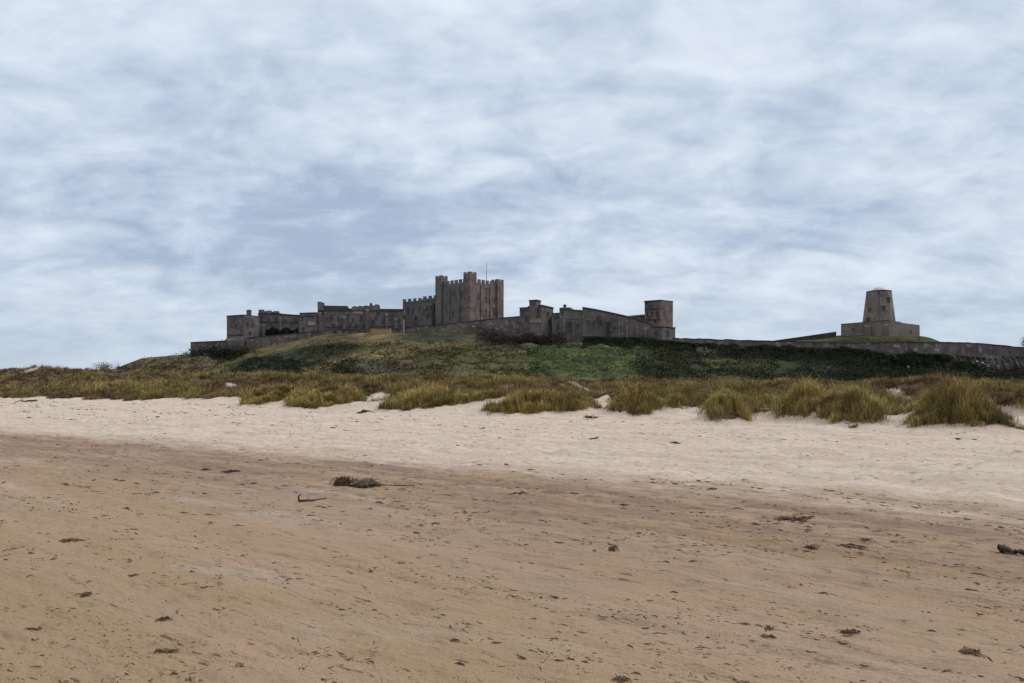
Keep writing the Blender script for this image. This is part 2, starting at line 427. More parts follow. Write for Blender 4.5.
# ------------------------------------------------------------------ castle hill
Dk = np.array([215, 250, 280, 300, 312, 322, 335, 352, 380, 440, 520, 640], float)
HT = [
    (-160, [386, 384, 383, 383, 383, 383, 383, 383, 383, 383, 383, 384]),
    (60,   [386, 382, 381, 381, 381, 381, 381, 381, 381, 381, 382, 383]),
    (108,  [386, 381, 379, 377, 375.5, 374.5, 373.5, 373, 373, 374, 378, 383]),
    (124,  [386, 380, 377, 372, 369, 367, 365.5, 365, 365, 367, 374, 383]),
    (142,  [386, 380, 376, 369, 365, 362, 359.3, 358.2, 358, 360, 370, 383]),
    (188,  [386, 380, 376, 369, 364.5, 361, 357, 354.5, 354, 356, 368, 383]),
    (225,  [386, 379, 374, 369, 364.5, 361, 356, 352.5, 350.5, 352, 366, 383]),
    (260,  [386, 379, 373, 367, 363, 358, 352.5, 347.5, 345.5, 347, 364, 383]),
    (290,  [386, 378, 372, 365, 360, 355, 347.5, 342.0, 340, 343, 362, 383]),
    (320,  [386, 377, 371, 362, 355, 349, 341, 335.2, 333.5, 338, 360, 383]),
    (345,  [386, 376, 366, 358, 352.5, 347, 340, 333.5, 331, 336, 360, 383]),
    (372,  [386, 375, 361, 351.5, 348.5, 346, 340, 333.2, 330, 336, 360, 383]),
    (400,  [386, 374, 360, 349.5, 347, 344.5, 339.5, 333.0, 330, 336, 360, 383]),
    (440,  [386, 373, 360, 350, 346, 342, 338.0, 332.0, 329, 336, 360, 383]),
    (480,  [386, 372, 361, 352, 348, 345, 341, 335.5, 330, 336, 360, 383]),
    (520,  [386, 372, 361, 353, 350, 348, 346, 342.0, 334, 338, 360, 383]),
    (560,  [386, 372, 359, 350, 347.5, 346, 345, 342.0, 336, 338, 360, 383]),
    (600,  [386, 372, 359, 350, 347.5, 346, 343, 339.0, 336, 338, 360, 383]),
    (640,  [386, 374, 363, 355, 351.5, 349.5, 344, 340.0, 338, 340, 360, 383]),
    (690,  [386, 377, 369, 360, 355.5, 352.5, 343, 342.0, 342, 345, 362, 383]),
    (770,  [386, 378, 372, 363, 358, 354, 343.5, 341.8, 341, 345, 362, 383]),
    (836,  [386, 379, 375, 369, 364, 360, 339.8, 335.5, 337, 345, 362, 383]),
    (866,  [386, 379, 377, 374, 370, 366, 337.3, 333.0, 334, 345, 362, 383]),
    (905,  [386, 379, 378, 376, 374, 370, 337.6, 333.2, 335, 346, 362, 383]),
    (930,  [386, 379, 378, 377, 376, 372, 341.0, 337.4, 339, 348, 364, 383]),
    (946,  [386, 379, 378, 377, 376, 373, 345.5, 344.0, 345, 350, 364, 383]),
    (1030, [386, 379, 378, 377, 376, 374, 352, 352, 352, 356, 368, 383]),
    (1110, [386, 380, 379, 378, 377, 375, 358, 357, 357, 362, 372, 383]),
    (1400, [386, 383, 383, 382, 382, 382, 380, 380, 380, 381, 382, 384]),
]
HPX = np.array([r[0] for r in HT], float); HY = np.array([r[1] for r in HT], float)


def hill_y_row(px, D):
    px = np.clip(px, HPX[0], HPX[-1]); D = np.clip(D, Dk[0], Dk[-1])
    a = np.clip(np.searchsorted(HPX, px) - 1, 0, len(HPX) - 2); b = np.clip(np.searchsorted(Dk, D) - 1, 0, len(Dk) - 2)
    u = (px - HPX[a]) / (HPX[a + 1] - HPX[a]); v = (D - Dk[b]) / (Dk[b + 1] - Dk[b])
    return (HY[a, b] * (1 - u) + HY[a + 1, b] * u) * (1 - v) + (HY[a, b + 1] * (1 - u) + HY[a + 1, b + 1] * u) * v


def hill_z(x, y):
    px = 512 + F * x / y
    z = EYE + (HZ - hill_y_row(px, y)) / F * y
    am = sstep(225, 265, y) * (1 - sstep(322, 340, y))
    z = z + am * (2.6 * fbm(x * .05, y * .05, 61, 3) + 2.2 * fbm(x * .15, y * .15, 66, 3))
    return z


hx = np.arange(-330, 420, .9); hy = np.concatenate([np.arange(215, 345, .9), np.arange(345, 400, 1.8), np.arange(400, 642, 8)])
HX, HYY = np.meshgrid(hx, hy)
HZZ = hill_z(HX, HYY)
for _ in range(3):
    p = np.pad(HZZ, 1, mode='edge'); HZZ = (p[1:-1, 1:-1] * 4 + p[:-2, 1:-1] + p[2:, 1:-1] + p[1:-1, :-2] + p[1:-1, 2:]) / 8


def zone_color(x, y, z):
    """turf and scrub colours over the hillside: plant cover, patch by patch (world position), plus a painted lit crest on the spur"""
    px = 512 + F * x / y; py = HZ - (z - EYE) * F / y
    n = fbm(x * .045, y * .045, 71, 4, .6); n2 = fbm(x * .25, y * .25, 77, 3, .6)
    px = px + 14 * fbm(x * .06, z * .2, 81, 3); py = py + 4.0 * fbm(x * .06, y * .08, 85, 3)
    olive = np.array([.066, .066, .028]); straw = np.array([.108, .092, .048]); green = np.array([.044, .054, .022])
    dgreen = np.array([.018, .026, .015]); scrub = np.array([.050, .046, .034]); bright = np.array([.040, .057, .019]); heath = np.array([.078, .066, .040])
    c = olive + (straw - olive) * sstep(-.1, .35, n)[..., None]
    def mixin(mask, col):
        nonlocal c
        c = c * (1 - mask[..., None]) + col * mask[..., None]
    box = lambda a, b, w=10: sstep(a - w, a + w, px) * (1 - sstep(b - w, b + w, px))
    boxy = lambda a, b, w=3: sstep(a - w, a + w, py) * (1 - sstep(b - w, b + w, py))
    mixin(box(100, 215) * .75, heath)
    # dark green flank left of the spur
    slant = 372 - (px - 235) * .26
    mixin(box(232, 352, 14) * sstep(slant - 17, slant - 9, py) * (1 - sstep(373, 377, py)) * .95, dgreen)
    mixin(box(350, 425, 10) * boxy(361, 374) * .85, scrub)
    mixin(box(395, 475, 12) * boxy(330, 343) * .9, dgreen)
    crest = np.interp(px, [285, 318, 345, 375, 420, 470, 520], [378, 366, 357, 351.5, 348, 345, 346])  # lit top edge of the spur, painted as a pale straw band
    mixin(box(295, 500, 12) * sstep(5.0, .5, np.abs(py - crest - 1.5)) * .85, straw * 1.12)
    crest2 = np.interp(px, [225, 260, 290, 320, 345], [353, 348.5, 343, 336.5, 335])
    mixin(box(215, 345, 10) * sstep(4.5, 1, np.abs(py - crest2 - 3)) * .6, straw * .9)
    mixin(box(420, 545, 12) * boxy(342, 380) * .65 * sstep(-.25, .2, n2 + n * .5), green)
    mixin(box(475, 565, 10) * boxy(325, 350) * .95, scrub * .8)
    mixin(box(528, 650, 8) * boxy(345, 378) * .97, bright)
    mixin(box(648, 860, 12) * sstep(342, 348, py) * .9, green * .75)
    mixin(box(630, 1100, 14) * sstep(348, 356, py) * sstep(-.12, .15, n + n2 * .4) * .95, dgreen)
    mixin(box(835, 1200, 14) * sstep(352, 358, py) * .9, dgreen * .85)
    mixin(box(790, 960, 6) * boxy(328, 344, 1.5) * .95, green * .68)
    return np.clip(c * (1 + .9 * n2[..., None]), .006, .4)


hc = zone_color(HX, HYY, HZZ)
V = np.stack([HX, HYY, HZZ], -1).reshape(-1, 3); nr, nc = HX.shape
i = (np.arange(nr - 1)[:, None] * nc + np.arange(nc - 1)[None, :]).ravel()
Fq = np.stack([i, i + 1, i + 1 + nc, i + nc], -1)
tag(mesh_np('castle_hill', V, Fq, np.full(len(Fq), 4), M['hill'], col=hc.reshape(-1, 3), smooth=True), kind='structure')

# basalt crag under the right-hand walls
WBOT = ([585, 640, 672, 690, 768, 850, 900, 960, 1010, 1100], [338.5, 338.8, 342.5, 344.5, 348.5, 350.5, 355, 356.2, 357, 364])
CBOT = ([585, 640, 690, 770, 850, 900, 1100], [347, 351, 356, 361, 373, 381, 381])
cp = np.arange(583, 1100, .55); cvn = 40
CPX, CV = np.meshgrid(cp, np.linspace(0, 1, cvn))
yt = np.interp(CPX, *WBOT) - 1.2; yb = np.interp(CPX, *CBOT) + 2
Dt = 326.0 - 3.0 * sstep(600, 560, CPX)
DD = Dt - 1.0 - CV ** 1.3 * np.interp(CPX, [585, 700, 850, 900, 1100], [9, 11, 12, 9, 9])
ZZt = EYE + (HZ - yt) / F * Dt; ZZb = EYE + (HZ - yb) / F * (Dt - 10)
ZC = ZZt * (1 - CV) + ZZb * CV
XC = (CPX - 512) / F * DD
col_j = hash2(np.floor(XC / 1.4 + .5 * vnoise(ZC * .3, XC * .1, 3)), np.floor(ZC / 6 + hash2(np.floor(XC / 1.4), np.zeros_like(XC), 8) * 3), 5)
DD = DD + sstep(0, .12, CV) * (1.9 * (col_j - .5) + 1.8 * fbm(XC * .12, ZC * .2, 91, 3) + 1.0 * fbm(XC * .7, ZC * .18, 95, 2))
V = np.stack([XC, DD, ZC], -1).reshape(-1, 3); nr, nc = XC.shape
i = (np.arange(nr - 1)[:, None] * nc + np.arange(nc - 1)[None, :]).ravel()
Fq = np.stack([i, i + nc, i + 1 + nc, i + 1], -1)
rk = np.array([.055, .053, .057]) + (fbm(XC * .2, ZC * .35, 97, 3) * .05)[..., None] + (sstep(.70, .95, col_j) * .07)[..., None]
iv = sstep(-.10, .12, fbm(XC * .07, ZC * .15, 99, 3) + np.interp(CPX, [583, 850, 930, 1100], [.3, .2, -.12, -.30]))
rk = rk * (1 - iv[..., None]) + np.array([.022, .034, .018]) * iv[..., None]
tag(mesh_np('crag', V, Fq, np.full(len(Fq), 4), M['rock'], col=np.clip(rk, .008, .3).reshape(-1, 3)), kind='structure')


# ------------------------------------------------------------------ castle builders
class MB:
    def __init__(s): s.bm = bmesh.new()
    def prism(s, poly, z0, z1):
        n = len(poly); z0 = [z0] * n if np.isscalar(z0) else z0; z1 = [z1] * n if np.isscalar(z1) else z1
        b = [s.bm.verts.new((p[0], p[1], z)) for p, z in zip(poly, z0)]; t = [s.bm.verts.new((p[0], p[1], z)) for p, z in zip(poly, z1)]
        s.bm.faces.new(b[::-1]); s.bm.faces.new(t)
        for k in range(n): s.bm.faces.new((b[k], b[(k + 1) % n], t[(k + 1) % n], t[k]))
        return s
    def frustum(s, poly0, z0, poly1, z1):
        n = len(poly0)
        b = [s.bm.verts.new((p[0], p[1], z0)) for p in poly0]; t = [s.bm.verts.new((p[0], p[1], z1)) for p in poly1]
        s.bm.faces.new(b[::-1]); s.bm.faces.new(t)
        for k in range(n): s.bm.faces.new((b[k], b[(k + 1) % n], t[(k + 1) % n], t[k]))
        return s
    def slab(s, p0, p1, z0, z1, front, back, zb1=None):
        """box along p0->p1 in plan, from `front` towards the viewer to `back` behind; z1 may be (za, zb)"""
        p0 = Vector(p0); p1 = Vector(p1); d = (p1 - p0).normalized(); n = Vector((d.y, -d.x))
        za, zb = (z1 if isinstance(z1, tuple) else (z1, z1)); ya, yb = (z0 if isinstance(z0, tuple) else (z0, z0))
        poly = [p0 + n * front, p1 + n * front, p1 - n * back, p0 - n * back]
        return s.prism([tuple(q) for q in poly], [ya, yb, yb, ya], [za, zb, zb, za])
    def gable(s, p0, p1, z0, rise, depth, front=.3):
        """ridged roof along p0->p1"""
        p0 = Vector(p0); p1 = Vector(p1); d = (p1 - p0).normalized(); n = Vector((d.y, -d.x))
        za, zb = (z0 if isinstance(z0, tuple) else (z0, z0))
        f0, f1, b1, b0 = p0 + n * front, p1 + n * front, p1 - n * (depth + front), p0 - n * (depth + front)
        r0, r1 = (f0 + b0) / 2, (f1 + b1) / 2
        v = [s.bm.verts.new((*q, z)) for q, z in ((f0, za), (f1, zb), (b1, zb), (b0, za), (r0, za + rise), (r1, zb + rise))]
        for f in ((0, 1, 5, 4), (2, 3, 4, 5), (1, 2, 5), (3, 0, 4), (3, 2, 1, 0)): s.bm.faces.new([v[k] for k in f])
        return s
    def tube(s, pts, r, n=6):
        rs = [r] * len(pts) if np.isscalar(r) else r
        rings = []
        for k, p in enumerate(pts):
            p = Vector(p); a = Vector(pts[max(k - 1, 0)]); b = Vector(pts[min(k + 1, len(pts) - 1)]); d = (b - a).normalized()
            u = d.orthogonal().normalized(); v = d.cross(u)
            rings.append([s.bm.verts.new(p + (u * math.cos(q * 2 * math.pi / n) + v * math.sin(q * 2 * math.pi / n)) * rs[k]) for q in range(n)])
        for a, b in zip(rings, rings[1:]):
            for q in range(n): s.bm.faces.new((a[q], a[(q + 1) % n], b[(q + 1) % n], b[q]))
        s.bm.faces.new(rings[0][::-1]); s.bm.faces.new(rings[-1])
        return s
    def build(s, name, mat, root=None, parent=None, loc=None, bevel=0, smooth=False):
        """link as one mesh; root gives the thing's Empty whose location is the local origin"""
        bmesh.ops.recalc_face_normals(s.bm, faces=s.bm.faces)
        o0 = root.location if root is not None else Vector(loc or (0, 0, 0))
        bmesh.ops.translate(s.bm, verts=s.bm.verts, vec=-Vector(o0))
        me = bpy.data.meshes.new(name); s.bm.to_mesh(me); s.bm.free(); me.materials.append(mat)
        if smooth: me.polygons.foreach_set('use_smooth', [True] * len(me.polygons))
        o = bpy.data.objects.new(name, me); COL.objects.link(o)
        if parent is not None: o.parent = parent
        elif root is not None: o.parent = root
        else: o.location = o0
        return o


def merlons(mb, p0, p1, z, w, g, h, front, back, rnd=0.0):
    p0 = Vector(p0); p1 = Vector(p1); L = (p1 - p0).length; d = (p1 - p0) / L
    za, zb = (z if isinstance(z, tuple) else (z, z))
    n = max(1, int((L + g) / (w + g))); step = (L + g) / n
    for k in range(n):
        a = k * step; b = a + step - g
        z0 = za + (zb - za) * (a + b) / 2 / L
        hh = h * (1 + rnd * (rng.random() - .5))
        mb.slab(p0 + d * a, p0 + d * b, z0, z0 + hh, front, back)
    return mb


def window(root, p0, p1, px, py, w_, h_, pane='pane', smat='stone_grey', arched=False, off=0.0):
    """a window on the face p0->p1, where the photograph's column px crosses it"""
    p0 = Vector(p0); p1 = Vector(p1); d = (p1 - p0).normalized(); n = Vector((d.y, -d.x))
    k = (px - 512) / F                                    # solve x = k*y on the line
    dd = p1 - p0; u = (k * p0.y - p0.x) / (dd.x - k * dd.y); c = p0 + dd * u + n * off; z = EYE + (HZ - py) / F * c.y
    a, b = c - d * w_ / 2, c + d * w_ / 2
    fr = MB()
    fr.slab(a - d * .22, a, z - h_ / 2 - .1, z + h_ / 2 + .1, .14, .05); fr.slab(b, b + d * .22, z - h_ / 2 - .1, z + h_ / 2 + .1, .14, .05)
    fr.slab(a, b, z + h_ / 2 - .02, z + h_ / 2 + .26, .16, .05); fr.slab(a - d * .3, b + d * .3, z - h_ / 2 - .32, z - h_ / 2 - .1, .22, .05)
    f = fr.build('window', M[smat], root)
    MB().slab(a, b, z - h_ / 2 - .1, z + h_ / 2 - .02, .04, .10).build('pane', M[pane], root, parent=f)
    return f


def quad(p0, p1, depth):
    p0 = Vector(p0); p1 = Vector(p1); d = (p1 - p0).normalized(); n = Vector((d.y, -d.x))
    return [tuple(p0), tuple(p1), tuple(p1 - n * depth), tuple(p0 - n * depth)]


def root_at(name, label, cat, px, py, D, group=None): return thing(name, label, cat, at(px, py, D), group)


# ---- the keep
N_, L_, R_ = Vector(xy(470, 368)), Vector(xy(438, 384)), Vector(xy(500.9, 385)); B_ = L_ + R_ - N_
kr = root_at('castle_keep', 'massive square stone keep with corner turrets and battlements, tallest of the castle', 'castle keep', 470, 334, 368)
zk = 53.2; z0 = 24.0
body = MB().prism([tuple(N_), tuple(R_), tuple(B_), tuple(L_)], z0, zk).build('wall', M['stone_keep'], kr)
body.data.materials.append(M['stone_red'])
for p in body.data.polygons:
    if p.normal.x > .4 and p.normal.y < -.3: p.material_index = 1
mb = MB()
for a, b in ((L_, N_), (N_, R_), (R_, B_), (B_, L_)): merlons(mb, a, b, zk - .02, 1.7, 1.15, 1.75, -.02, .7)
mb.build('battlement', M['stone_keep'], kr)
ax = (N_ - L_).normalized(); bx = (R_ - N_).normalized()
def turret(c, half, zt, mat, sgn):
    q = [c - ax * half - bx * half, c + ax * half - bx * half, c + ax * half + bx * half, c - ax * half + bx * half]
    tb = MB().prism([tuple(v) for v in q], z0, zt).build('corner_turret', M[mat], kr)
    mm = MB()
    for k in range(4): merlons(mm, q[k], q[(k + 1) % 4], zt - .02, 1.15, .85, .95, -.02, .45)
    mm.build('battlement', M[mat], kr, parent=tb)
turret(N_ + ax * -1.3 + bx * 1.3, 2.35, 57.0, 'stone_red', 1)
turret(L_ + ax * 1.3 + bx * 1.3, 2.3, 57.2, 'stone_keep', 1)
turret(R_ + ax * -1.3 - bx * 1.3, 2.35, 55.4, 'stone_red', 1)
turret(B_ + ax * 1.3 * 1 - bx * 1.3, 2.3, 55.8, 'stone_keep', 1)
for u in (.36, .66):
    c = L_ + (N_ - L_) * u; MB().slab(c - ax * .8, c + ax * .8, z0, zk - 1.2, .42, .1).build('buttress', M['stone_keep'], kr)
    c = N_ + (R_ - N_) * u; MB().slab(c - bx * .8, c + bx * .8, z0, zk - 1.2, .42, .1).build('buttress', M['stone_red'], kr)
for px, py, w_, h_ in ((447.5, 294, 1.0, 2.0), (447, 306, .9, 1.8), (454.5, 291.5, .9, 1.7), (461.3, 293.6, 1.3, 3.0), (456.8, 300, 1.2, 1.8), (460.5, 309, 1.0, 1.9), (453, 312, 1.0, 1.6)):
    window(kr, L_, N_, px, py, w_, h_, smat='stone_keep')
for px, py, w_, h_ in ((478.5, 296.5, 1.0, 2.2), (485.6, 298.7, 1.2, 2.2), (482, 306, 1.0, 1.9), (490, 297, 1.0, 1.9), (494, 300.6, 1.1, 2.0), (494.2, 311.5, 1.3, 3.0), (486, 311, 1.0, 1.9)):
    window(kr, N_, R_, px, py, w_, h_, smat='stone_red')
fp = N_ * .15 + R_ * .55 + B_ * .3
MB().tube([(fp.x, fp.y, zk - 1), (fp.x, fp.y, 62), (fp.x, fp.y, 66.2)], [.16, .11, .07], 8).build('flagpole', M['metal'], kr)
c = Vector((fp.x, fp.y)); MB().prism([(c.x - .8, c.y - .8), (c.x + .8, c.y - .8), (c.x + .8, c.y + .8), (c.x - .8, c.y + .8)], zk - .2, zk + .8).build('flagpole_base', M['stone_keep'], kr)


def block(name, label, cat, px0, D0, px1, D1, yt0, yt1, yb, depth, mat='stone_grey', coping=.35, merl=None, group=None):
    p0, p1 = xy(px0, D0), xy(px1, D1)
    r = root_at(name, label, cat, (px0 + px1) / 2, yb, (D0 + D1) / 2, group)
    zt = (zz_(yt0, D0), zz_(yt1, D1)); zb = min(zz_(yb, D0), zz_(yb, D1)) - 3
    q = quad(p0, p1, depth)
    MB().prism(q, zb, [zt[0], zt[1], zt[1], zt[0]]).build('wall', M[mat], r)
    if coping:
        MB().slab(p0, p1, (zt[0] + .003, zt[1] + .003), (zt[0] + coping, zt[1] + coping), .25, depth + .25).build('coping', M['coping'], r)
    if merl:
        mb = MB(); w_, g_, h_ = merl
        merlons(mb, p0, p1, (zt[0] + coping, zt[1] + coping), w_, g_, h_, .1, .7, .3)
        merlons(mb, q[1], q[2], zt[1] + coping, w_, g_, h_, .1, .7, .3); merlons(mb, q[3], q[0], zt[0] + coping, w_, g_, h_, .1, .7, .3)
        mb.build('battlement', M[mat], r)
    return r, Vector(p0), Vector(p1), zt


def buttress(r, p0, p1, px, ytop, ybot, w_=1.2, out=.9, mat='stone_grey', slope=True):
    dd = p1 - p0; k = (px - 512) / F; u = (k * p0.y - p0.x) / (dd.x - k * dd.y); c = p0 + dd * u; d = dd.normalized()
    n = Vector((d.y, -d.x)); D = c.y; za, zb = zz_(ytop, D), zz_(ybot, D) - 2
    a, b = c - d * w_ / 2, c + d * w_ / 2
    mb = MB(); mb.prism([tuple(a + n * out), tuple(b + n * out), tuple(b - n * .1), tuple(a - n * .1)], zb, [za - .9, za - .9, za, za])
    return mb.build('buttress', M[mat], r)


def course(r, p0, p1, px0, px1, py0, py1, mat='coping', h_=.35, out=.2):
    dd = p1 - p0; q = []
    for px, py in ((px0, py0), (px1, py1)):
        k = (px - 512) / F; u = (k * p0.y - p0.x) / (dd.x - k * dd.y); c = p0 + dd * u; q.append((c, zz_(py, c.y)))
    return MB().slab(q[0][0], q[1][0], (q[0][1], q[1][1]), (q[0][1] + h_, q[1][1] + h_), out, .05).build('string_course', M[mat], r)


def chimney(r, px, D, ytop, ybot, w_=1.6, dep=1.6, mat='stone_grey', pots=2, back=2.0, cap_=True):
    x, y_ = xy(px, D + back); za, zb = zz_(ytop, D), zz_(ybot, D) - 1
    c = MB().prism([(x - w_ / 2, y_ - dep / 2), (x + w_ / 2, y_ - dep / 2), (x + w_ / 2, y_ + dep / 2), (x - w_ / 2, y_ + dep / 2)], zb, za).build('chimney', M[mat], r)
    mb = MB().prism([(x - w_ / 2 - .15, y_ - dep / 2 - .15), (x + w_ / 2 + .15, y_ - dep / 2 - .15), (x + w_ / 2 + .15, y_ + dep / 2 + .15), (x - w_ / 2 - .15, y_ + dep / 2 + .15)], za - .5, za - .2)
    for k in range(pots):
        xx = x + (k - (pots - 1) / 2) * w_ / max(pots, 1)
        mb.tube([(xx, y_, za - .05), (xx, y_, za + .5)], [.22, .18], 8)
    mb.build('chimney_cap', M['coping'], r, parent=c)


# ---- wing left of the keep
r, p0, p1, zt = block('castle_wing', 'lower grey crenellated wing joined to the left side of the keep', 'castle wing', 402.8, 388, 437.2, 386, 302, 299.2, 327, 14, 'stone_keep', .0)
mb = MB(); m_ = p0 + (p1 - p0) * .54
zm = (zt[0] + zt[1]) / 2
merlons(mb, p0, m_, (zt[0] - .02, zm - .02), 1.55, 1.1, 1.45, -.02, .7)
mb.build('battlement', M['stone_keep'], r)
uw = MB().slab(m_ + (p1 - p0).normalized() * .3, p1, (zm - .5, zt[1] - .5), (zm + .78, zt[1] + .78), .25, 8).build('upper_wall', M['stone_keep'], r)
mb = MB(); merlons(mb, m_ + (p1 - p0).normalized() * .9, p1, (zm + .75, zt[1] + .75), 1.5, 1.0, 1.4, -.02, .7)
mb.build('battlement', M['stone_keep'], r, parent=uw)
for px, py in ((408, 309), (413, 311), (419.5, 308), (427, 307.5), (431, 307.5), (416, 318), (428, 316)): window(r, p0, p1, px, py, 1.0, 1.9, smat='stone_keep')
buttress(r, p0, p1, 433.4, 303, 326, 1.4, 1.0, 'coping')

# ---- hall range, left of the wing
r, p0, p1, zt = block('great_hall', 'long two storey hall range with slate roof and end turret, left of the crenellated wing', 'castle hall', 317.6, 366, 403, 372, 310.8, 311.2, 334, 18, 'stone_grey', .45)
d = (p1 - p0).normalized()
def along(px):
    k = (px - 512) / F; dd = p1 - p0; return p0 + dd * ((k * p0.y - p0.x) / (dd.x - k * dd.y))
e0, e1 = along(319), along(347.5)
MB().slab(e0, e1, zt[0] + .46, zz_(305.6, 367), -.3, 9).build('upper_wall', M['slate'], r)
e0, e1 = along(351.5), along(379.5)
up = MB().slab(e0, e1, zt[0] + .46, (zz_(307.2, 369), zz_(305.2, 370)), -.3, 9)
merlons(up, e0 + d * .5, e1 - d * .3, (zz_(307.2, 369) - .03, zz_(305.2, 370) - .03), 1.6, .7, .5, -.3, 1.2, .5)
up.build('parapet_wall', M['stone_grey'], r)
e0, e1 = along(347.5), along(351.5); MB().slab(e0, e1, zt[0] + .46, zz_(308.2, 368), -.5, 8).build('roof', M['slate'], r)
e0, e1 = along(379.5), along(403); MB().slab(e0, e1, zt[1] + .46, (zz_(308.9, 371), zz_(308.9, 372)), -.2, 9).build('roof', M['slate'], r)
e0, e1 = along(317.6), along(324)
tq = quad(e0 + d * 0, e1, 3.2)
tt = MB().prism(tq, zt[0] - 2, zz_(302.6, 366)).build('corner_turret', M['stone_grey'], r)
mb = MB(); merlons(mb, e0, e0 + d * 2.0, zz_(302.6, 366) - .02, 1.8, .2, .5, -.02, 1.0); mb.build('battlement', M['stone_grey'], r, parent=tt)
chimney(r, 371, 369, 303.0, 306, .9, .9, pots=1, back=1.5)
for px, yt_ in ((320.2, 312), (367.3, 309), (386.8, 313), (344.5, 316), (396, 318)): buttress(r, p0, p1, px, yt_, 333, 1.5, 1.1)
for px, py, w_, h_ in ((327, 319, .8, 1.5), (331.5, 317, 1.0, 2.2), (338.5, 319.5, .8, 1.4), (348.5, 315.5, .9, 1.8), (353, 320, .9, 1.6), (361.5, 318, 1.1, 2.4), (376, 317.5, .9, 1.5), (382.5, 321.5, 1.0, 1.6), (392, 316, .9, 2.4), (399.5, 320, .8, 1.4)): window(r, p0, p1, px, py, w_, h_)
for px, h_ in ((333, 2.0), (340, 1.5), (350, 2.3), (356.5, 2.3), (363.5, 1.8)): window(r, p0, p1, px, 326.0, 1.2, h_)
window(r, p0, p1, 358, 312.2, 4.8, 1.2, 'pale_pane'); window(r, p0, p1, 378, 314, 1.4, 2.2); window(r, p0, p1, 373, 322, 1.2, 1.9)
course(r, p0, p1, 325, 402, 327.5, 326.5)

# ---- west range
r, p0, p1, zt = block('castle_range', 'stepped grey range with broken red topped parapet and ivy between corner tower and hall', 'castle range', 258, 362, 299.5, 365, 313.6, 315.6, 346, 16, 'stone_grey', .35)
d = (p1 - p0).normalized()
e0, e1 = along(258.6), along(279)
MB().slab(e0, e1, zz_(314, 363) + .36, (zz_(310.6, 362), zz_(312.2, 363.5)), -.15, 7).build('parapet_wall', M['stone_grey'], r)
mb = MB(); merlons(mb, e0, e1, (zz_(310.6, 362) - .03, zz_(312.2, 363.5) - .03), 1.9, .9, .55, -.2, .9, .6); mb.build('battlement', M['stone_red'], r)
e0, e1 = along(279.4), along(291); MB().slab(e0, e1, zz_(315, 363) + .36, (zz_(313.2, 363), zz_(314.2, 364)), -.15, 7).build('parapet_wall', M['stone_red'], r)
for px, py, w_, h_ in ((261, 318, .8, 1.6), (268.5, 320.5, .9, 1.4), (276, 318.5, .8, 2.0), (285.5, 321, 1.1, 1.6), (295, 319.5, .8, 1.4), (272, 324.5, .8, 1.2), (291, 325, .9, 1.3)): window(r, p0, p1, px, py, w_, h_)
buttress(r, p0, p1, 280.5, 317, 336, 1.2, .8)
course(r, p0, p1, 259, 299, 322.4, 323.0)
buttress(r, p0, p1, 264, 324, 343, 1.6, 1.0)
r2, p0, p1, zt = block('castle_range', 'square grey block with a single pale window panel, beside the end turret of the hall', 'castle range', 299.5, 363, 317.4, 365, 313.6, 313.0, 341, 15, 'stone_grey', .4)
window(r2, p0, p1, 311.5, 323, 3.6, 2.0, 'pale_pane'); window(r2, p0, p1, 303.5, 329, 1.0, 1.8); window(r2, p0, p1, 302.5, 318, .8, 1.5); window(r2, p0, p1, 307.5, 333, .9, 1.5)
buttress(r2, p0, p1, 315, 331, 340, 1.2, 1.2, 'coping')
course(r2, p0, p1, 300, 317, 316.5, 316)

# ---- terrace wall below the ranges
r, p0, p1, zt = block('terrace_wall', 'low stone terrace wall stepping along the grassy crest below the left ranges', 'castle wall', 247, 352.5, 330, 354.5, 338.0, 330.6, 344, 6, 'stone_wall', .3)
for px, yt_, yb_ in ((252, 339, 349), (291.5, 336, 344), (310, 333, 340)): buttress(r, p0, p1, px, yt_, yb_, 1.3, .8, 'stone_wall')
window(r, p0, p1, 311, 335, 1.4, 2.2, smat='stone_wall')
e0 = Vector(xy(330, 356)); r, p0, p1, zt = block('terrace_wall', 'arcaded stone base wall along the crest in front of the hall', 'castle wall', 330.3, 356, 404, 358, 329.5, 329.2, 334, 5, 'stone_wall', .3)
for px in (335, 343.5, 350, 359, 365): window(r, p0, p1, px, 331.6, 1.3, 1.7, smat='stone_wall')

# ---- corner tower and low wall at the left end
r, p0, p1, zt = block('corner_tower', 'square grey tower with thin chimney at the left end of the castle', 'tower', 226.8, 358, 243.8, 353, 316.6, 315.4, 352, 11, 'stone_grey', .45)
window(r, p0, p1, 232, 342.6, 1.5, 2.6); window(r, p0, p1, 236.5, 326, .8, 1.6); window(r, p0, p1, 231, 325, .8, 1.6); course(r, p0, p1, 227.2, 243.6, 335.8, 335)
d = (p1 - p0).normalized(); n = Vector((d.y, -d.x))
MB().prism([tuple(p0 + n * 1.3 - d * .6), tuple(p1 + n * 1.3), tuple(p1 - n * .1), tuple(p0 - n * 2 - d * .6)], 12, [zz_(341, 357), zz_(341, 353), zz_(335.5, 353), zz_(335.5, 358)]).build('plinth', M['stone_grey'], r)
chimney(r, 249, 356, 309.4, 318, 2.0, 1.4, pots=1, back=3.5)
q0, q1 = Vector(xy(244.0, 353.2)), Vector(xy(257.4, 356.5))
MB().prism(quad(q0, q1, 12), 14, [zz_(317.6, 353), zz_(318.4, 356), zz_(318.4, 356), zz_(317.6, 353)]).build('side_wall', M['stone_grey'], r)
for px, py in ((247.5, 324.5), (252.5, 324.5), (250, 333), (248.5, 341)): window(r, q0, q1, px, py, .8, 1.5)
r, p0, p1, zt = block('curtain_wall', 'plain low wall end at the far left of the castle, behind dark bushes', 'castle wall', 190.6, 360, 226.5, 356, 342.6, 341.0, 357, 3, 'stone_grey', .3)
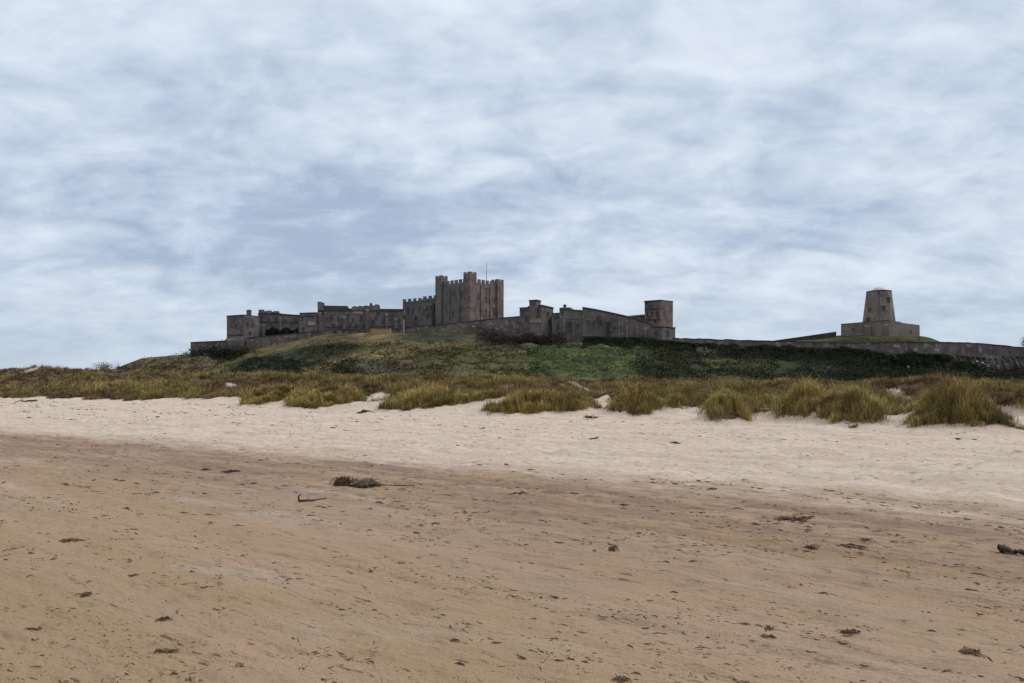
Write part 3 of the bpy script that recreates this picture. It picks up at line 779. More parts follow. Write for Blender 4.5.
course(r, p0, p1, 191, 226, 352, 351)

# ---- curtain wall below the keep
def long_wall(name, label, pts, ybots, D, thick, mat='stone_wall', cop=.3, group=None, rubble=0):
    if rubble:                                   # an old wall: the top rises and sinks a little, in short lengths
        q = [p[0] for p in pts]; n_ = int((q[-1] - q[0]) / 4.5); pp = np.linspace(q[0], q[-1], n_ + 1)
        yy = np.interp(pp, q, [p[1] for p in pts]) + rng.normal(0, rubble, n_ + 1); D = list(np.interp(pp, q, D) + rng.normal(0, .12, n_ + 1)); pts = list(zip(pp, yy))
    px_m = sum(p[0] for p in pts) / len(pts)
    r = root_at(name, label, 'castle wall', px_m, np.interp(px_m, *ybots), np.interp(px_m, [p[0] for p in pts], D))
    mb = MB(); cb = MB()
    for (a, b), (Da, Db) in zip(zip(pts, pts[1:]), zip(D, D[1:])):
        z = (zz_(a[1], Da), zz_(b[1], Db)); zb = (zz_(np.interp(a[0], *ybots), Da) - 2, zz_(np.interp(b[0], *ybots), Db) - 2)
        mb.slab(xy(a[0], Da), xy(b[0], Db), zb, z, 0, thick)
        cb.slab(xy(a[0], Da), xy(b[0], Db), (z[0] + .003, z[1] + .003), (z[0] + cop, z[1] + cop), .18, thick + .18)
    mb.build('wall', M[mat], r); cb.build('coping', M['coping'], r)
    return r
r = long_wall('curtain_wall', 'sloping curtain wall rising across the foot of the keep', [(404, 328.6), (416, 327.0), (440, 325.2), (470, 321.6), (504, 317.9), (522.5, 316.4)],
              ([400, 440, 480, 520], [334, 334, 340, 348]), [356, 356, 356, 357, 358, 358], 2.2)
p0, p1 = Vector(xy(470, 357)), Vector(xy(504, 358)); buttress(r, p0, p1, 474, 325, 336, 1.6, 1.2, 'stone_wall')

# ---- gatehouse group right of the keep
r, p0, p1, zt = block('gatehouse', 'grey stone gatehouse with a square stair turret and lichen gable, right of the keep', 'gatehouse', 519.6, 356, 541.5, 350, 308.6, 307.2, 346, 10, 'stone_grey', .5)
c = along(533.8); d = (p1 - p0).normalized()
tt = MB().prism(quad(c - d * 2.0 + Vector((d.y, -d.x)) * .9, c + d * 2.0 + Vector((d.y, -d.x)) * .9, 4.2), zz_(345, 352), zz_(301.2, 352)).build('stair_turret', M['stone_grey'], r)
e = c + Vector((d.y, -d.x)) * .9
MB().slab(e - d * 2.2, e + d * 2.2, zz_(301.2, 352) + .003, zz_(300, 352), .2, 4.4).build('coping', M['coping'], r, parent=tt)
q0, q1 = Vector(xy(541.8, 350.2)), Vector(xy(553.3, 356))
MB().prism(quad(q0, q1, 9), 16, [zz_(305.9, 350), zz_(308.6, 356), zz_(308.6, 356), zz_(305.9, 350)]).build('side_wall', M['stone_grey'], r)
MB().slab(q0, q1, (zz_(305.9, 350) + .003, zz_(308.6, 356) + .003), (zz_(305.9, 350) + .6, zz_(308.6, 356) + .6), .25, 9.2).build('coping', M['coping'], r)
window(r, q0, q1, 548, 314, 1.0, 1.8); window(r, q0, q1, 549, 322, 1.0, 1.8); window(r, p0, p1, 523, 312, 1.2, 1.8); window(r, p0, p1, 526.5, 318, 1.0, 1.8); window(r, p0, p1, 538.5, 311, .8, 1.5); course(r, p0, p1, 520, 541, 310.8, 310.2)
g0, g1 = Vector(xy(529.5, 349)), Vector(xy(541.5, 348))
gh = MB(); gq = quad(g0, g1, 5); zb_ = zz_(345, 348); ze = zz_(322.5, 348)
gh.prism(gq, zb_, ze); gh.build('gable_wall', M['stone_grey'], r)
MB().gable((g0.x, g0.y), (g1.x, g1.y), ze + .01, 2.6, 5, .2).build('roof', M['lichen'], r)

r, p0, p1, zt = block('linking_wall', 'short stone wall with a ledge linking the gatehouse to the buttressed block', 'castle wall', 551.8, 352, 560.5, 351, 313.8, 313.4, 346, 5, 'stone_grey', .35)
course(r, p0, p1, 553.6, 560.3, 317.8, 317.6)
r, p0, p1, zt = block('castle_block', 'buttressed stone block with a small pinnacle on its roof, between gatehouse and long range', 'castle block', 559.4, 349, 583, 346, 309.2, 311.6, 344, 11, 'stone_grey', .4)
d = (p1 - p0).normalized(); e0, e1 = along(559.6), along(570)
MB().slab(e0, e1, zz_(310, 348) + .4, zz_(307.3, 348), -.15, 8).build('upper_wall', M['stone_grey'], r)
e0, e1 = along(570.2), along(582.6)
MB().slab(e0, e1, zz_(311, 347) + .3, (zz_(309.0, 347), zz_(310.6, 346)), -.15, 8).build('parapet_wall', M['stone_grey'], r)
chimney(r, 564.8, 348, 304.6, 308, 1.3, 1.3, pots=1, back=1.2)
buttress(r, p0, p1, 564.7, 319, 338, 1.1, 1.3, 'post' if False else 'stone_tan'); buttress(r, p0, p1, 574, 320, 338, 1.0, 1.0)
window(r, p0, p1, 570, 325, 1.6, 3.0); window(r, p0, p1, 570.5, 331, 2.0, .8); window(r, p0, p1, 578, 326, .9, 1.7); window(r, p0, p1, 562, 313, .9, 1.5)
course(r, p0, p1, 560, 583, 318.5, 319.0, 'stone_tan')

# ---- long range running down to the right tower
r = long_wall('long_range', 'long plain range with dark coping sloping down to the right hand tower', [(582.4, 308.4), (596, 310.6), (612, 314.0), (625, 316.9), (640, 321.5), (652, 325.3)],
              ([580, 660], [339, 340]), [345, 344, 342, 341, 340, 339], 9, 'stone_grey', .75)
r['category'] = 'castle range'
p0, p1 = Vector(xy(582.4, 345)), Vector(xy(625, 341))
for px in (588, 594, 601): window(r, p0, p1, px, 322, .8, 1.5)
window(r, p0, p1, 598, 319, 1.1, 2.4); course(r, p0, p1, 583, 606, 335.6, 336.6, 'stone_tan', .3)
buttress(r, p0, p1, 608, 320, 338, 1.4, 1.1, 'coping')
p0, p1 = Vector(xy(625, 341)), Vector(xy(652, 339))
buttress(r, p0, p1, 627, 320, 338, 1.2, .9, 'stone_tan')
for px, py in ((615, 327), (620, 327)): window(r, Vector(xy(612, 342)), Vector(xy(625, 341)), px, py, .8, 1.5)
for px in (619, 637, 646): buttress(r, p0, p1, px, 322 + (px - 619) * .2, 338, 1.0, .7)
for px, py in ((634, 336.3), (638, 336.3), (642, 336.5)): window(r, p0, p1, px, py, 1.0, 1.2, smat='stone_red')
r, p0, p1, zt = block('roofed_building', 'low slate roofed building behind the long range, against the right hand tower', 'castle building', 622, 356, 646, 358, 318.0, 315.6, 335, 9, 'stone_grey', .3)
MB().gable(tuple(p0), tuple(p1), (zt[0] + .3, zt[1] + .3), .8, 9, .3).build('roof', M['slate'], r)

r, p0, p1, zt = block('end_tower', 'square reddish stone tower with stepped base at the right end of the castle ranges', 'tower', 644.6, 348, 660.3, 341, 301.9, 300.8, 340, 9.4, 'stone_red', .5)
q0, q1 = Vector(xy(660.3, 341)), Vector(xy(672.6, 348.5))
MB().prism([tuple(q0), tuple(q1), tuple(q1 + (p0 - p1)), tuple(p0 + Vector((.01, .01)))], 18, [zz_(300.8, 341) , zz_(302, 348), zz_(302, 348), zz_(301.9, 348)]).build('side_wall', M['stone_red'], r)
MB().slab(q0, q1, (zz_(300.8, 341) + .003, zz_(302, 348) + .003), (zz_(300.8, 341) + .5, zz_(302, 348) + .5), .25, 9).build('coping', M['coping'], r)
for px, py, w_, h_ in ((647.8, 313.8, 1.2, 2.2), (651.8, 313.8, 1.2, 2.2), (657.5, 314, 1.4, 2.4), (655, 320.5, 1.6, 1.4), (650, 306, 1.6, 1.2)): window(r, p0, p1, px, py, w_, h_, smat='stone_red')
for px, py, w_, h_ in ((668.5, 306.5, 1.6, 1.4), (666, 316, .9, 1.6), (664, 324, .9, 1.6)): window(r, q0, q1, px, py, w_, h_, smat='stone_red')
course(r, p0, p1, 645, 660, 309.6, 309.0); course(r, q0, q1, 660.6, 672, 309.0, 309.9); course(r, p0, p1, 645, 660, 320, 319.8); course(r, q0, q1, 660.6, 672, 319.8, 320)
b0, b1, b2 = Vector(xy(650.5, 339)), Vector(xy(662.5, 335.5)), Vector(xy(675.3, 343))
zc = zz_(327.4, 338)
MB().prism([tuple(b0), tuple(b1), tuple(b2), tuple(b2 + (b0 - b1))], 18, zc).build('plinth', M['stone_grey'], r)
MB().prism([tuple(b0 + Vector((-.2, -.2))), tuple(b1 + Vector((0, -.3))), tuple(b2 + Vector((.3, -.1))), tuple(b2 + (b0 - b1))], zc + .003, zc + .4).build('plinth_coping', M['coping'], r)
window(r, b1, b2, 667.5, 333, 2.0, 2.2, smat='stone_red'); window(r, b0, b1, 656, 333, 1.0, 1.8)

# ---- long walls to the right
long_wall('perimeter_wall', 'long low ivy grown wall running right from the reddish tower', [(672, 338.6), (690, 339.0), (730, 340.1), (768, 341.3), (836, 342.9)],
          ([672, 690, 768, 850], [342.5, 344.5, 348.5, 350.5]), [328, 326, 326, 326, 326], 1.6, rubble=.22)
long_wall('perimeter_wall', 'tall lumpy grey wall curving away on the crag below the windmill, to the right edge', [(836.2, 342.9), (870, 343.0), (905, 342.5), (945, 342.6), (965, 343.0), (985, 344.2), (1005, 346.1), (1024, 348), (1095, 354)],
          ([850, 900, 960, 1010, 1100], [350.5, 355, 356.2, 357, 364]), [326] * 9, 1.8, rubble=.22)
long_wall('boundary_wall', 'thin dark wall climbing the grassy bank to the windmill', [(770, 341.4), (800, 337.2), (836.3, 331.9)], ([770, 836], [343, 335.0]), [342, 344, 346], 1.2, 'coping', .15)

# ---- windmill and its bastion
r = root_at('bastion', 'low tan stone bastion wall around the foot of the old windmill', 'bastion', 880, 336, 342)
A, B, C = Vector(xy(841, 349)), Vector(xy(888.6, 338)), Vector(xy(919.7, 346)); Dd = A + C - B
zA, zB, zC = zz_(325.9, 349), zz_(322.3, 338), zz_(326.6, 346)
MB().prism([tuple(A), tuple(B), tuple(C), tuple(Dd)], 17, [zA, zB, zC, zA]).build('wall', M['stone_tan'], r)
mb = MB(); d = (C - B).normalized(); Lc = (C - B).length
mb.slab(A, B, (zA - .02, zB - .02), (zA + .75, zB + .9), -.02, .8)
g_ = .40; mb.slab(B + d * .9, B + d * (Lc * g_), (zB - .1, zB - .1 + (zC - zB) * g_), (zB + .95, zB + .95 + (zC - zB) * g_), -.02, .8)
mb.slab(B + d * (Lc * g_ + .7), C, (zB - .1 + (zC - zB) * (g_ + .03), zC - .02), (zB + .65 + (zC - zB) * (g_ + .03), zC + .7), -.02, .8)
mb.build('parapet', M['stone_tan'], r)
MB().slab(A, B, (zA + .755, zB + .905), (zA + .95, zB + 1.1), .1, .95).build('coping', M['coping'], r)
for px, yt_ in ((868, 325),): buttress(r, A, B, px, yt_, 335, 2.6, 1.0, 'stone_tan')
buttress(r, A, B, 886, 323.5, 336, 1.6, .8, 'stone_tan')
window(r, A, B, 853, 329, .7, 1.0, smat='stone_tan'); window(r, B, C, 911, 331, .7, 1.0, smat='stone_tan')

r = root_at('windmill_tower', 'tapering stone windmill tower without sails, domed cap, on the bastion', 'windmill', 878.8, 324, 350)
cx, cy = xy(878.9, 350); r0, r1 = 14.9 / F * 350 * 1.03, 11.3 / F * 350 * 1.01; PH = -math.atan2(cx, cy)
poly = lambda rr, n_=8, ph=PH: [(cx + rr * math.sin(ph + 2 * math.pi * k / n_), cy - rr * math.cos(ph + 2 * math.pi * k / n_)) for k in range(n_)]
zb0, zt0 = zz_(326, 350), zz_(292.0, 350)
MB().frustum(poly(r0), zb0, poly(r1), zt0).build('wall', M['stone_tan'], r)
MB().frustum(poly(r1 + .10), zt0 + .003, poly(r1 + .12), zt0 + .35).build('cornice', M['coping'], r)
zc0 = zt0 + .35
cap = MB().frustum(poly(r1 - .1, 16), zc0 + .003, poly(3.3, 16), zc0 + .40); cap.build('roof', M['slate'], r)
cap = MB().frustum(poly(3.25, 16), zc0 + .403, poly(2.1, 16), zc0 + 1.35); cap.frustum(poly(2.1, 16), zc0 + 1.353, poly(.3, 16), zc0 + 1.95); cap.build('cap', M['cap'], r)
ux_, uy_ = math.sin(PH), -math.cos(PH)
MB().tube([(cx + ux_ * (r0 + .05), cy + uy_ * (r0 + .05), zb0 + 1), (cx + ux_ * (r1 + .1), cy + uy_ * (r1 + .1), zt0 - .3)], .22, 6).build('pipe', M['metal'], r)
MB().tube([(cx + ux_ * (r1 + .15), cy + uy_ * (r1 + .15), zt0 - .9), (cx + ux_ * (r1 + .15), cy + uy_ * (r1 + .15), zt0 - .1)], .5, 6).build('pipe_head', M['metal'], r)
def mill_window(k, u_, py, w_, h_):
    fz = (zz_(py, 343) - zb0) / (zt0 - zb0); rr = r0 + (r1 - r0) * fz; P_ = poly(rr)
    a, b = Vector(P_[k % 8]), Vector(P_[(k + 1) % 8]); d = (b - a).normalized(); n = Vector((d.y, -d.x)); c = a + (b - a) * u_; z = zz_(py, 343)
    f = MB(); f.slab(c - d * (w_ / 2 + .2), c - d * w_ / 2, z - h_ / 2, z + h_ / 2, .2, .3); f.slab(c + d * w_ / 2, c + d * (w_ / 2 + .2), z - h_ / 2, z + h_ / 2, .2, .3)
    f.slab(c - d * (w_ / 2 + .2), c + d * (w_ / 2 + .2), z + h_ / 2, z + h_ / 2 + .25, .22, .3); f.slab(c - d * (w_ / 2 + .25), c + d * (w_ / 2 + .25), z - h_ / 2 - .22, z - h_ / 2, .25, .3)
    fo = f.build('window', M['stone_tan'], r)
    MB().slab(c - d * w_ / 2, c + d * w_ / 2, z - h_ / 2, z + h_ / 2, .12, .3).build('pane', M['pane'], r, parent=fo)
mill_window(0, .45, 307.8, 1.3, 1.9); mill_window(0, .94, 299.2, 1.3, 2.0); mill_window(-1, .10, 319.2, 1.5, 2.2); mill_window(-1, .14, 309, .7, 1.8)

# ---- small things by the hall
r = root_at('yellow_shed', 'long low pale yellow shed on the grass below the hall', 'shed', 380, 334, 350)
q0, q1 = xy(370.6, 350), xy(390.2, 350)
MB().prism(quad(q0, q1, 3), zz_(334.2, 350) - 1.0, zz_(328.3, 350)).build('wall', M['yellow'], r)
MB().slab(q0, q1, zz_(328.3, 350) + .003, zz_(327.6, 350), .2, 3.2).build('roof', M['slate'], r)
r = root_at('gate_post', 'slim pale post by the dark opening left of the keep curtain wall', 'post', 403.8, 332, 354)
x, y_ = xy(403.8, 354); MB().prism([(x - .3, y_ - .3), (x + .3, y_ - .3), (x + .3, y_ + .3), (x - .3, y_ + .3)], zz_(332, 354) - 1, zz_(320.4, 354)).build('shaft', M['post'], r)
MB().frustum([(x - .4, y_ - .4), (x + .4, y_ - .4), (x + .4, y_ + .4), (x - .4, y_ + .4)], zz_(320.4, 354) + .003, [(x - .15, y_ - .15), (x + .15, y_ - .15), (x + .15, y_ + .15), (x - .15, y_ + .15)], zz_(319.6, 354)).build('post_cap', M['post'], r)


# ------------------------------------------------------------------ leaves and scrub
def cards(P, size, cols, rg):
    """leaf-spray faces: one bent quad per point"""
    n = len(P); a = rg.normal(size=(n, 3)); a[:, 2] *= .6; a /= np.linalg.norm(a, axis=1)[:, None]
    b = rg.normal(size=(n, 3)); b -= a * (a * b).sum(1)[:, None]; b /= np.linalg.norm(b, axis=1)[:, None]
    s = (size * rg.uniform(.6, 1.3, n))[:, None]
    c = np.cross(a, b) * s * .25
    v = np.stack([P - a * s * .5, P - b * s * .28 + c, P + a * s * .5, P + b * s * .28 + c], 1).reshape(-1, 3)
    f = np.arange(n * 4).reshape(-1, 4)
    return v, f, np.repeat(cols, 4, 0)


def jitter(col, n, rg, v=.35, hue=.12):
    k = np.clip(1 + rg.normal(0, v, n), .3, 2.2)[:, None]
    return np.clip(np.asarray(col)[None, :] * k * (1 + rg.normal(0, hue, (n, 3))), .004, .5)


rg = np.random.default_rng(3)
PV, PF, PC = [], [], []
def add_cards(P, size, cols):
    v, f, c = cards(P, size, cols, rg); off = sum(len(q) for q in PV); PV.append(v); PF.append(f + off); PC.append(c)


# low scrub and bracken over the hillside, denser where the cover is dark
n = 150000
px = rg.uniform(100, 1100, n); D = rg.uniform(232, 326, n)
x = (px - 512) / F * D
z = hill_z(x, D); py = HZ - (z - EYE) * F / D
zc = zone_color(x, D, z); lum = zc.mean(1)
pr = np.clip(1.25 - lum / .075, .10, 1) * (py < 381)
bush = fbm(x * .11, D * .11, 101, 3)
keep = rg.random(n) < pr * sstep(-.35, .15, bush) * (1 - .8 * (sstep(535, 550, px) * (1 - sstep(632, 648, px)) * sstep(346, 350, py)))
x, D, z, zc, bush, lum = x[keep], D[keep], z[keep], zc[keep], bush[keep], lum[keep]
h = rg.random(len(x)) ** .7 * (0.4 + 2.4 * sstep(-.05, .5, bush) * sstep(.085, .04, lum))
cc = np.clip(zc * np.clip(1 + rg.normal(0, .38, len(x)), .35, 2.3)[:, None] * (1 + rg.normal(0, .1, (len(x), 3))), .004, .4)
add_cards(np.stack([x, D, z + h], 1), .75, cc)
# thicket on the slope below the gatehouse
n = 9000; px = rg.normal(525, 24, n); D = rg.uniform(330, 350, n); x = (px - 512) / F * D
z = hill_z(x, D); b = fbm(x * .13, D * .13, 111, 3)
kk = (px > 476) & (px < 566); x, D, z, b = x[kk], D[kk], z[kk], b[kk]
add_cards(np.stack([x, D, z + rg.random(len(x)) * (3.6 + 5 * b)], 1), .9, jitter((.040, .034, .030), len(x), rg))
# ivy over crag and wall foot
n = 60000
k = rg.integers(0, XC.size, n); ivk = iv.ravel()[k]; ok = rg.random(n) < ivk * .9 + .04
k = k[ok]; Pp = np.stack([XC.ravel()[k], DD.ravel()[k], ZC.ravel()[k]], 1) + rg.normal(0, .25, (len(k), 3)); Pp[:, 1] -= rg.random(len(k)) * 1.0
add_cards(Pp, .7, jitter((.022, .036, .018), len(k), rg, .45))
n = 11000; px = rg.uniform(585, 985, n); zw = np.interp(px, *WBOT); hgt = np.interp(px, [585, 640, 690, 768, 850, 930, 985], [1.5, 2.5, 4, 5.5, 6, 4.5, 1.5]); q = rg.random(n) ** 1.3
nz = vnoise(px * .09, px * 0, 121) + .5
py = zw + 1.5 - q * hgt * (.12 + 1.3 * nz); D = 325.4 - rg.random(n) * .7
P_ = np.stack([(px - 512) / F * D, D, EYE + (HZ - py) / F * D], 1)
add_cards(P_, .6, jitter((.022, .036, .018), n, rg, .4))
V = np.concatenate(PV); Fc = np.concatenate(PF); Cc = np.concatenate(PC)
tag(mesh_np('hillside_scrub', V, Fc, np.full(len(Fc), 4), M['leaf'], col=Cc), kind='stuff')


def shrub(name, label, base, rx, ry, h, n, size, colr, seed, cat='shrub', trunk=.12, sparse=0.0, crown0=.1, group=None):
    g = np.random.default_rng(seed); base = Vector(base)
    r = thing(name, label, cat, base, group)
    st = MB(); tips = []
    for k in range(9):
        a = g.uniform(0, 2 * math.pi); q = g.uniform(.25, .85)
        tip = base + Vector((math.cos(a) * rx * q, math.sin(a) * ry * q, h * g.uniform(.65, 1.0)))
        mid = base.lerp(tip, .5) + Vector((g.normal() * .1 * rx, g.normal() * .1 * ry, h * .12))
        st.tube([base - Vector((0, 0, .4)), mid, tip], [trunk, trunk * .6, trunk * .2], 5); tips.append((mid, tip))
    st.build('trunk', M['bark'], r)
    P = []
    for k in range(n):
        m_, t_ = tips[g.integers(len(tips))]; u_ = g.random() ** .6; c = base.lerp(m_, u_ * 2) if u_ < .5 else m_.lerp(t_, u_ * 2 - 1)
        if crown0 >= .5: c = m_.lerp(t_, g.uniform(.1, 1.0))
        c = c + Vector((g.normal() * rx * .28, g.normal() * ry * .28, 0)); v = g.normal(size=3) * np.array([rx, ry, h * .55]) * .30
        p = np.array(c) + v
        p[2] = max(p[2], base.z + crown0 * h * g.random()); P.append(p)
    v, f, c = cards(np.array(P), size, jitter(colr, n, g, .35), g)
    mesh_np('crown', v - np.array(base), f, np.full(len(f), 4), M['leaf'], parent=r, col=c)
    return r


def gz(x, y): return float(ground_z(np.array([x]), np.array([y]))[0])
def hz(x, y): return float(hill_z(np.array([x]), np.array([y]))[0])

x, y_ = xy(106, 150); shrub('shrub', 'bare twiggy bush on the dune skyline at far left', (x, y_, zz_(373.5, 150)), 2.3, 1.6, 2.1, 900, .20, (.050, .048, .042), 5, trunk=.05)
x, y_ = xy(118, 150); shrub('shrub', 'thin upright sapling beside the twiggy skyline bush', (x, y_, zz_(374.5, 150)), .35, .35, 2.2, 120, .16, (.055, .05, .044), 6, trunk=.04)
for px, D, ft, rx, h, s_, lab in ((203, 328, 370, 6, 8.5, 21, 'dark rounded shrub, leftmost under the low wall end'),
                                  (222, 326, 371, 7.5, 10.5, 22, 'biggest dark shrub under the low wall end, below the corner tower'),
                                  (243, 330, 366, 6, 7.5, 23, 'dark shrub at the foot of the corner tower, right of the biggest one'),
                                  (184, 330, 371, 5, 4.2, 24, 'small dark shrub on the slope left of the low wall end')):
    x, y_ = xy(px, D); shrub('shrub', lab, (x, y_, min(hz(x, y_), zz_(ft, D))), rx, 4, h, 2600, .95, (.030, .034, .026), s_, trunk=.2, group='dark shrubs at the left end of the castle')
x, y_ = xy(1027.5, 334); shrub('tree', 'dark tree crown poking over the wall at the right edge', (x, y_, zz_(351, 334)), 2.6, 2.6, 5.6, 900, .6, (.022, .03, .02), 31, 'tree', trunk=.2, crown0=.5)

# ivy mat on the west range
g = np.random.default_rng(8); n = 1500
pxi = g.uniform(265.5, 298, n); top = 328 + 1.5 * np.sin(pxi * .5) + (pxi - 266) * .03; pyi = top + g.random(n) * (336.4 - top); Di = 361.6 + (pxi - 258) * .072 - g.random(n) * .8
ro = root_at('ivy', 'dark green ivy mat hanging on the stepped range wall', 'ivy', 282, 337, 360.5)
v, f, c = cards(np.stack([(pxi - 512) / F * Di, Di, EYE + (HZ - pyi) / F * Di], 1), .8, jitter((.020, .034, .022), n, g, .35), g)
mesh_np('foliage', v - np.array(ro.location), f, np.full(len(f), 4), M['leaf'], parent=ro, col=c)
st = MB()
for px in (270, 278, 286, 294): a = at(px, 337.5, 362.0); b = at(px + 1, 329.5, 362.2); st.tube([a, (a + b) / 2 + Vector((.3, -.1, 0)), b], [.12, .09, .05], 5)
st.build('stem', M['bark'], ro)


# ------------------------------------------------------------------ marram grass
def blades(P, L, lean_lo, lean_hi, wd, cols, rg, azc=None, azs=None):
    n = len(P); az = rg.uniform(0, 2 * np.pi, n) if azc is None else azc + rg.normal(0, azs, n)
    ln = rg.uniform(lean_lo, lean_hi, n)
    d = np.stack([np.cos(az), np.sin(az), np.zeros(n)], 1); up = np.array([0, 0, 1.0])
    L = (L * rg.uniform(.55, 1.15, n))[:, None]; sd = np.stack([-np.sin(az), np.cos(az), np.zeros(n)], 1)
    tw = rg.uniform(-1, 1, n)[:, None]; sd = sd * np.sqrt(1 - .5 * tw ** 2) + d * tw * .7
    w_ = (wd * rg.uniform(.6, 1.3, n))[:, None]
    sl, cl_ = np.sin(ln)[:, None], np.cos(ln)[:, None]
    mid = P + (d * sl * .45 + up * cl_ * .62) * L
    tip = P + (d * (sl * 1.05 + .10) + up * (cl_ * .95 - sl * .18)) * L
    v = np.stack([P - sd * w_, P + sd * w_, mid + sd * w_ * .8, mid - sd * w_ * .8, tip], 1).reshape(-1, 3)
    b = np.arange(n)[:, None] * 5
    lo = np.concatenate([b + np.array([[0, 1, 2, 3]]), b + np.array([[3, 2, 4]])], 1).ravel()
    sz = np.tile([4, 3], n)
    return v, lo, sz, np.repeat(cols, 5, 0)


GRASS = np.array([[.205, .162, .052], [.140, .124, .040], [.310, .240, .105], [.165, .110, .055], [.085, .083, .032]])
def grass_cols(n, rg, wts, patch=None):
    k = rg.choice(5, n, p=wts); c = GRASS[k] * np.clip(1 + rg.normal(0, .22, n), .5, 1.7)[:, None]
    if patch is not None: c = c * patch[:, None]
    return c


rg = np.random.default_rng(19)
for cx, cy, rx, ry, mh, gl, lab in CLW:
    area = math.pi * rx * ry; nt = int(area * 12) + 14
    a = rg.uniform(0, 2 * np.pi, nt); q = np.sqrt(rg.random(nt)); bump = 1 + .12 * np.sin(a * 3 + cx) + .08 * np.sin(a * 7 + cy)
    tx = cx + rx * q * np.cos(a) * bump; ty = cy + ry * q * np.sin(a) * bump
    ok = gap_mask(tx, ty) < .42; tx, ty, q = tx[ok], ty[ok], q[ok]; nt = len(tx)
    nb = int(np.clip(125 * (30 / cy), 60, 150))
    k = np.repeat(np.arange(nt), nb)
    P = np.stack([tx[k] + rg.normal(0, .10, len(k)), ty[k] + rg.normal(0, .10, len(k)), np.zeros(len(k))], 1); P[:, 2] = ground_z(P[:, 0], P[:, 1]) - .02
    tl = (gl * .88 * (1 - .35 * q ** 3) * rg.uniform(.6, 1.2, nt) * (1 + .8 * fbm(tx * .9, ty * .9, 173, 2)).clip(.65, 1.5))[k]
    pat = (1 + .5 * rg.normal(0, .5, nt) + .9 * fbm(tx * 1.1, ty * 1.1, 171, 2)).clip(.45, 1.9)[k]
    v, lo, sz, c = blades(P, tl, .05, 1.25, .0065 * max(1, cy / 28), grass_cols(len(k), rg, [.36, .22, .26, .10, .06], pat * 1.3), rg)
    loc = (cx, cy, gz(cx, cy))
    o = mesh_np('marram_clump', v, lo, sz, M['blade'], col=c, loc=loc)
    tag(o, lab, 'grass clump', 'marram clumps along the beach edge')

# the dune grass behind, one mass
PT = []
for (d0, d1, den) in ((22, 45, 4.6), (45, 75, 3.0), (75, 120, 1.8), (120, 200, .8)):
    n = int(den * (d1 ** 2 - d0 ** 2) * .80)
    D = np.sqrt(rg.uniform(d0 ** 2, d1 ** 2, n)); x = rg.uniform(-.80, .80, n) * D
    s, t = st_of(x, D)
    ok = (s < 95) & (s > -6) & (rg.random(n) < cover(x, D) * 1.25 - .12) & (clump_d2(x, D) > .8)
    PT.append(np.stack([x[ok], D[ok], s[ok], t[ok]], 1))
PT = np.concatenate(PT)
tx, ty, ts, tt_ = PT.T
nbs = np.clip(66 * (60 / ty), 30, 90).astype(int)
k = np.repeat(np.arange(len(tx)), nbs)
P = np.stack([tx[k] + rg.normal(0, .17, len(k)), ty[k] + rg.normal(0, .17, len(k)), np.zeros(len(k))], 1); P[:, 2] = ground_z(P[:, 0], P[:, 1]) - .02
pn = fbm(tx * .30, ty * .30, 141, 3, .6) + .5 * fbm(tt_ * .1, ts * .15, 143, 2); brown = sstep(-.02, .30, fbm(tt_ * .09, ts * .16, 145, 3, .6) + .012 * (ts - 12).clip(-12, 14))
cA = grass_cols(len(k), rg, [.32, .26, .16, .12, .14]); cB = grass_cols(len(k), rg, [.10, .06, .16, .52, .16]) * np.array([.68, .60, .72])
kb = (rg.random(len(k)) < brown[k])[:, None]
c = np.where(kb, cB, cA) * np.clip(1 + 1.1 * pn + rg.normal(0, .18, len(tx)), .4, 2)[k][:, None]
tl = (rg.uniform(.40, .74, len(tx)) * (1 + .9 * pn).clip(.5, 1.5) * (1 - .3 * brown))[k]
v, lo, sz, c = blades(P, tl, .1, 1.25, .0085 * np.maximum(1, ty[k] / 40), np.clip(c, .01, .4), rg)
tag(mesh_np('dune_grass', v, lo, sz, M['blade'], col=c), kind='stuff')
print('dune tufts', len(tx), 'blades', len(k))


# ------------------------------------------------------------------ things washed up on the beach
def on_sand(px, py):
    D = F * EYE / (py - HZ)
    for _ in range(6):
        x = (px - 512) / F * D; D = F * (EYE - gz(x, D)) / (py - HZ)
    x = (px - 512) / F * D; return Vector((x, D, gz(x, D)))


def weed_clump(bm_, c, L, hgt, n, g, wid=.012, flat=1.0, th=.0035):
    """tangled fronds: thin bent ribbons lying over one another"""
    for k in range(n):
        a = g.uniform(0, 2 * math.pi); q = g.random() * .4 * L
        p = c + Vector((math.cos(a) * q, math.sin(a) * q * flat, 0)); dr = g.uniform(0, 2 * math.pi); m = 5; ln = L * g.uniform(.35, .75)
        pts = []
        for j in range(m):
            u = j / (m - 1); dr += g.normal() * .35
            pts.append(p + Vector((math.cos(dr) * ln * (u - .5), math.sin(dr) * ln * (u - .5) * flat, hgt * (.12 + .8 * math.sin(math.pi * u) * g.random()))))
        w_ = wid * g.uniform(.5, 1.3)
        for j in range(m): pts[j].z = max(pts[j].z - c.z + gz(pts[j].x, pts[j].y), gz(pts[j].x, pts[j].y) + .002)
        bm_.tube(pts, [w_ * .5, w_, w_ * 1.1, w_ * .8, w_ * .25], 5)
    return bm_


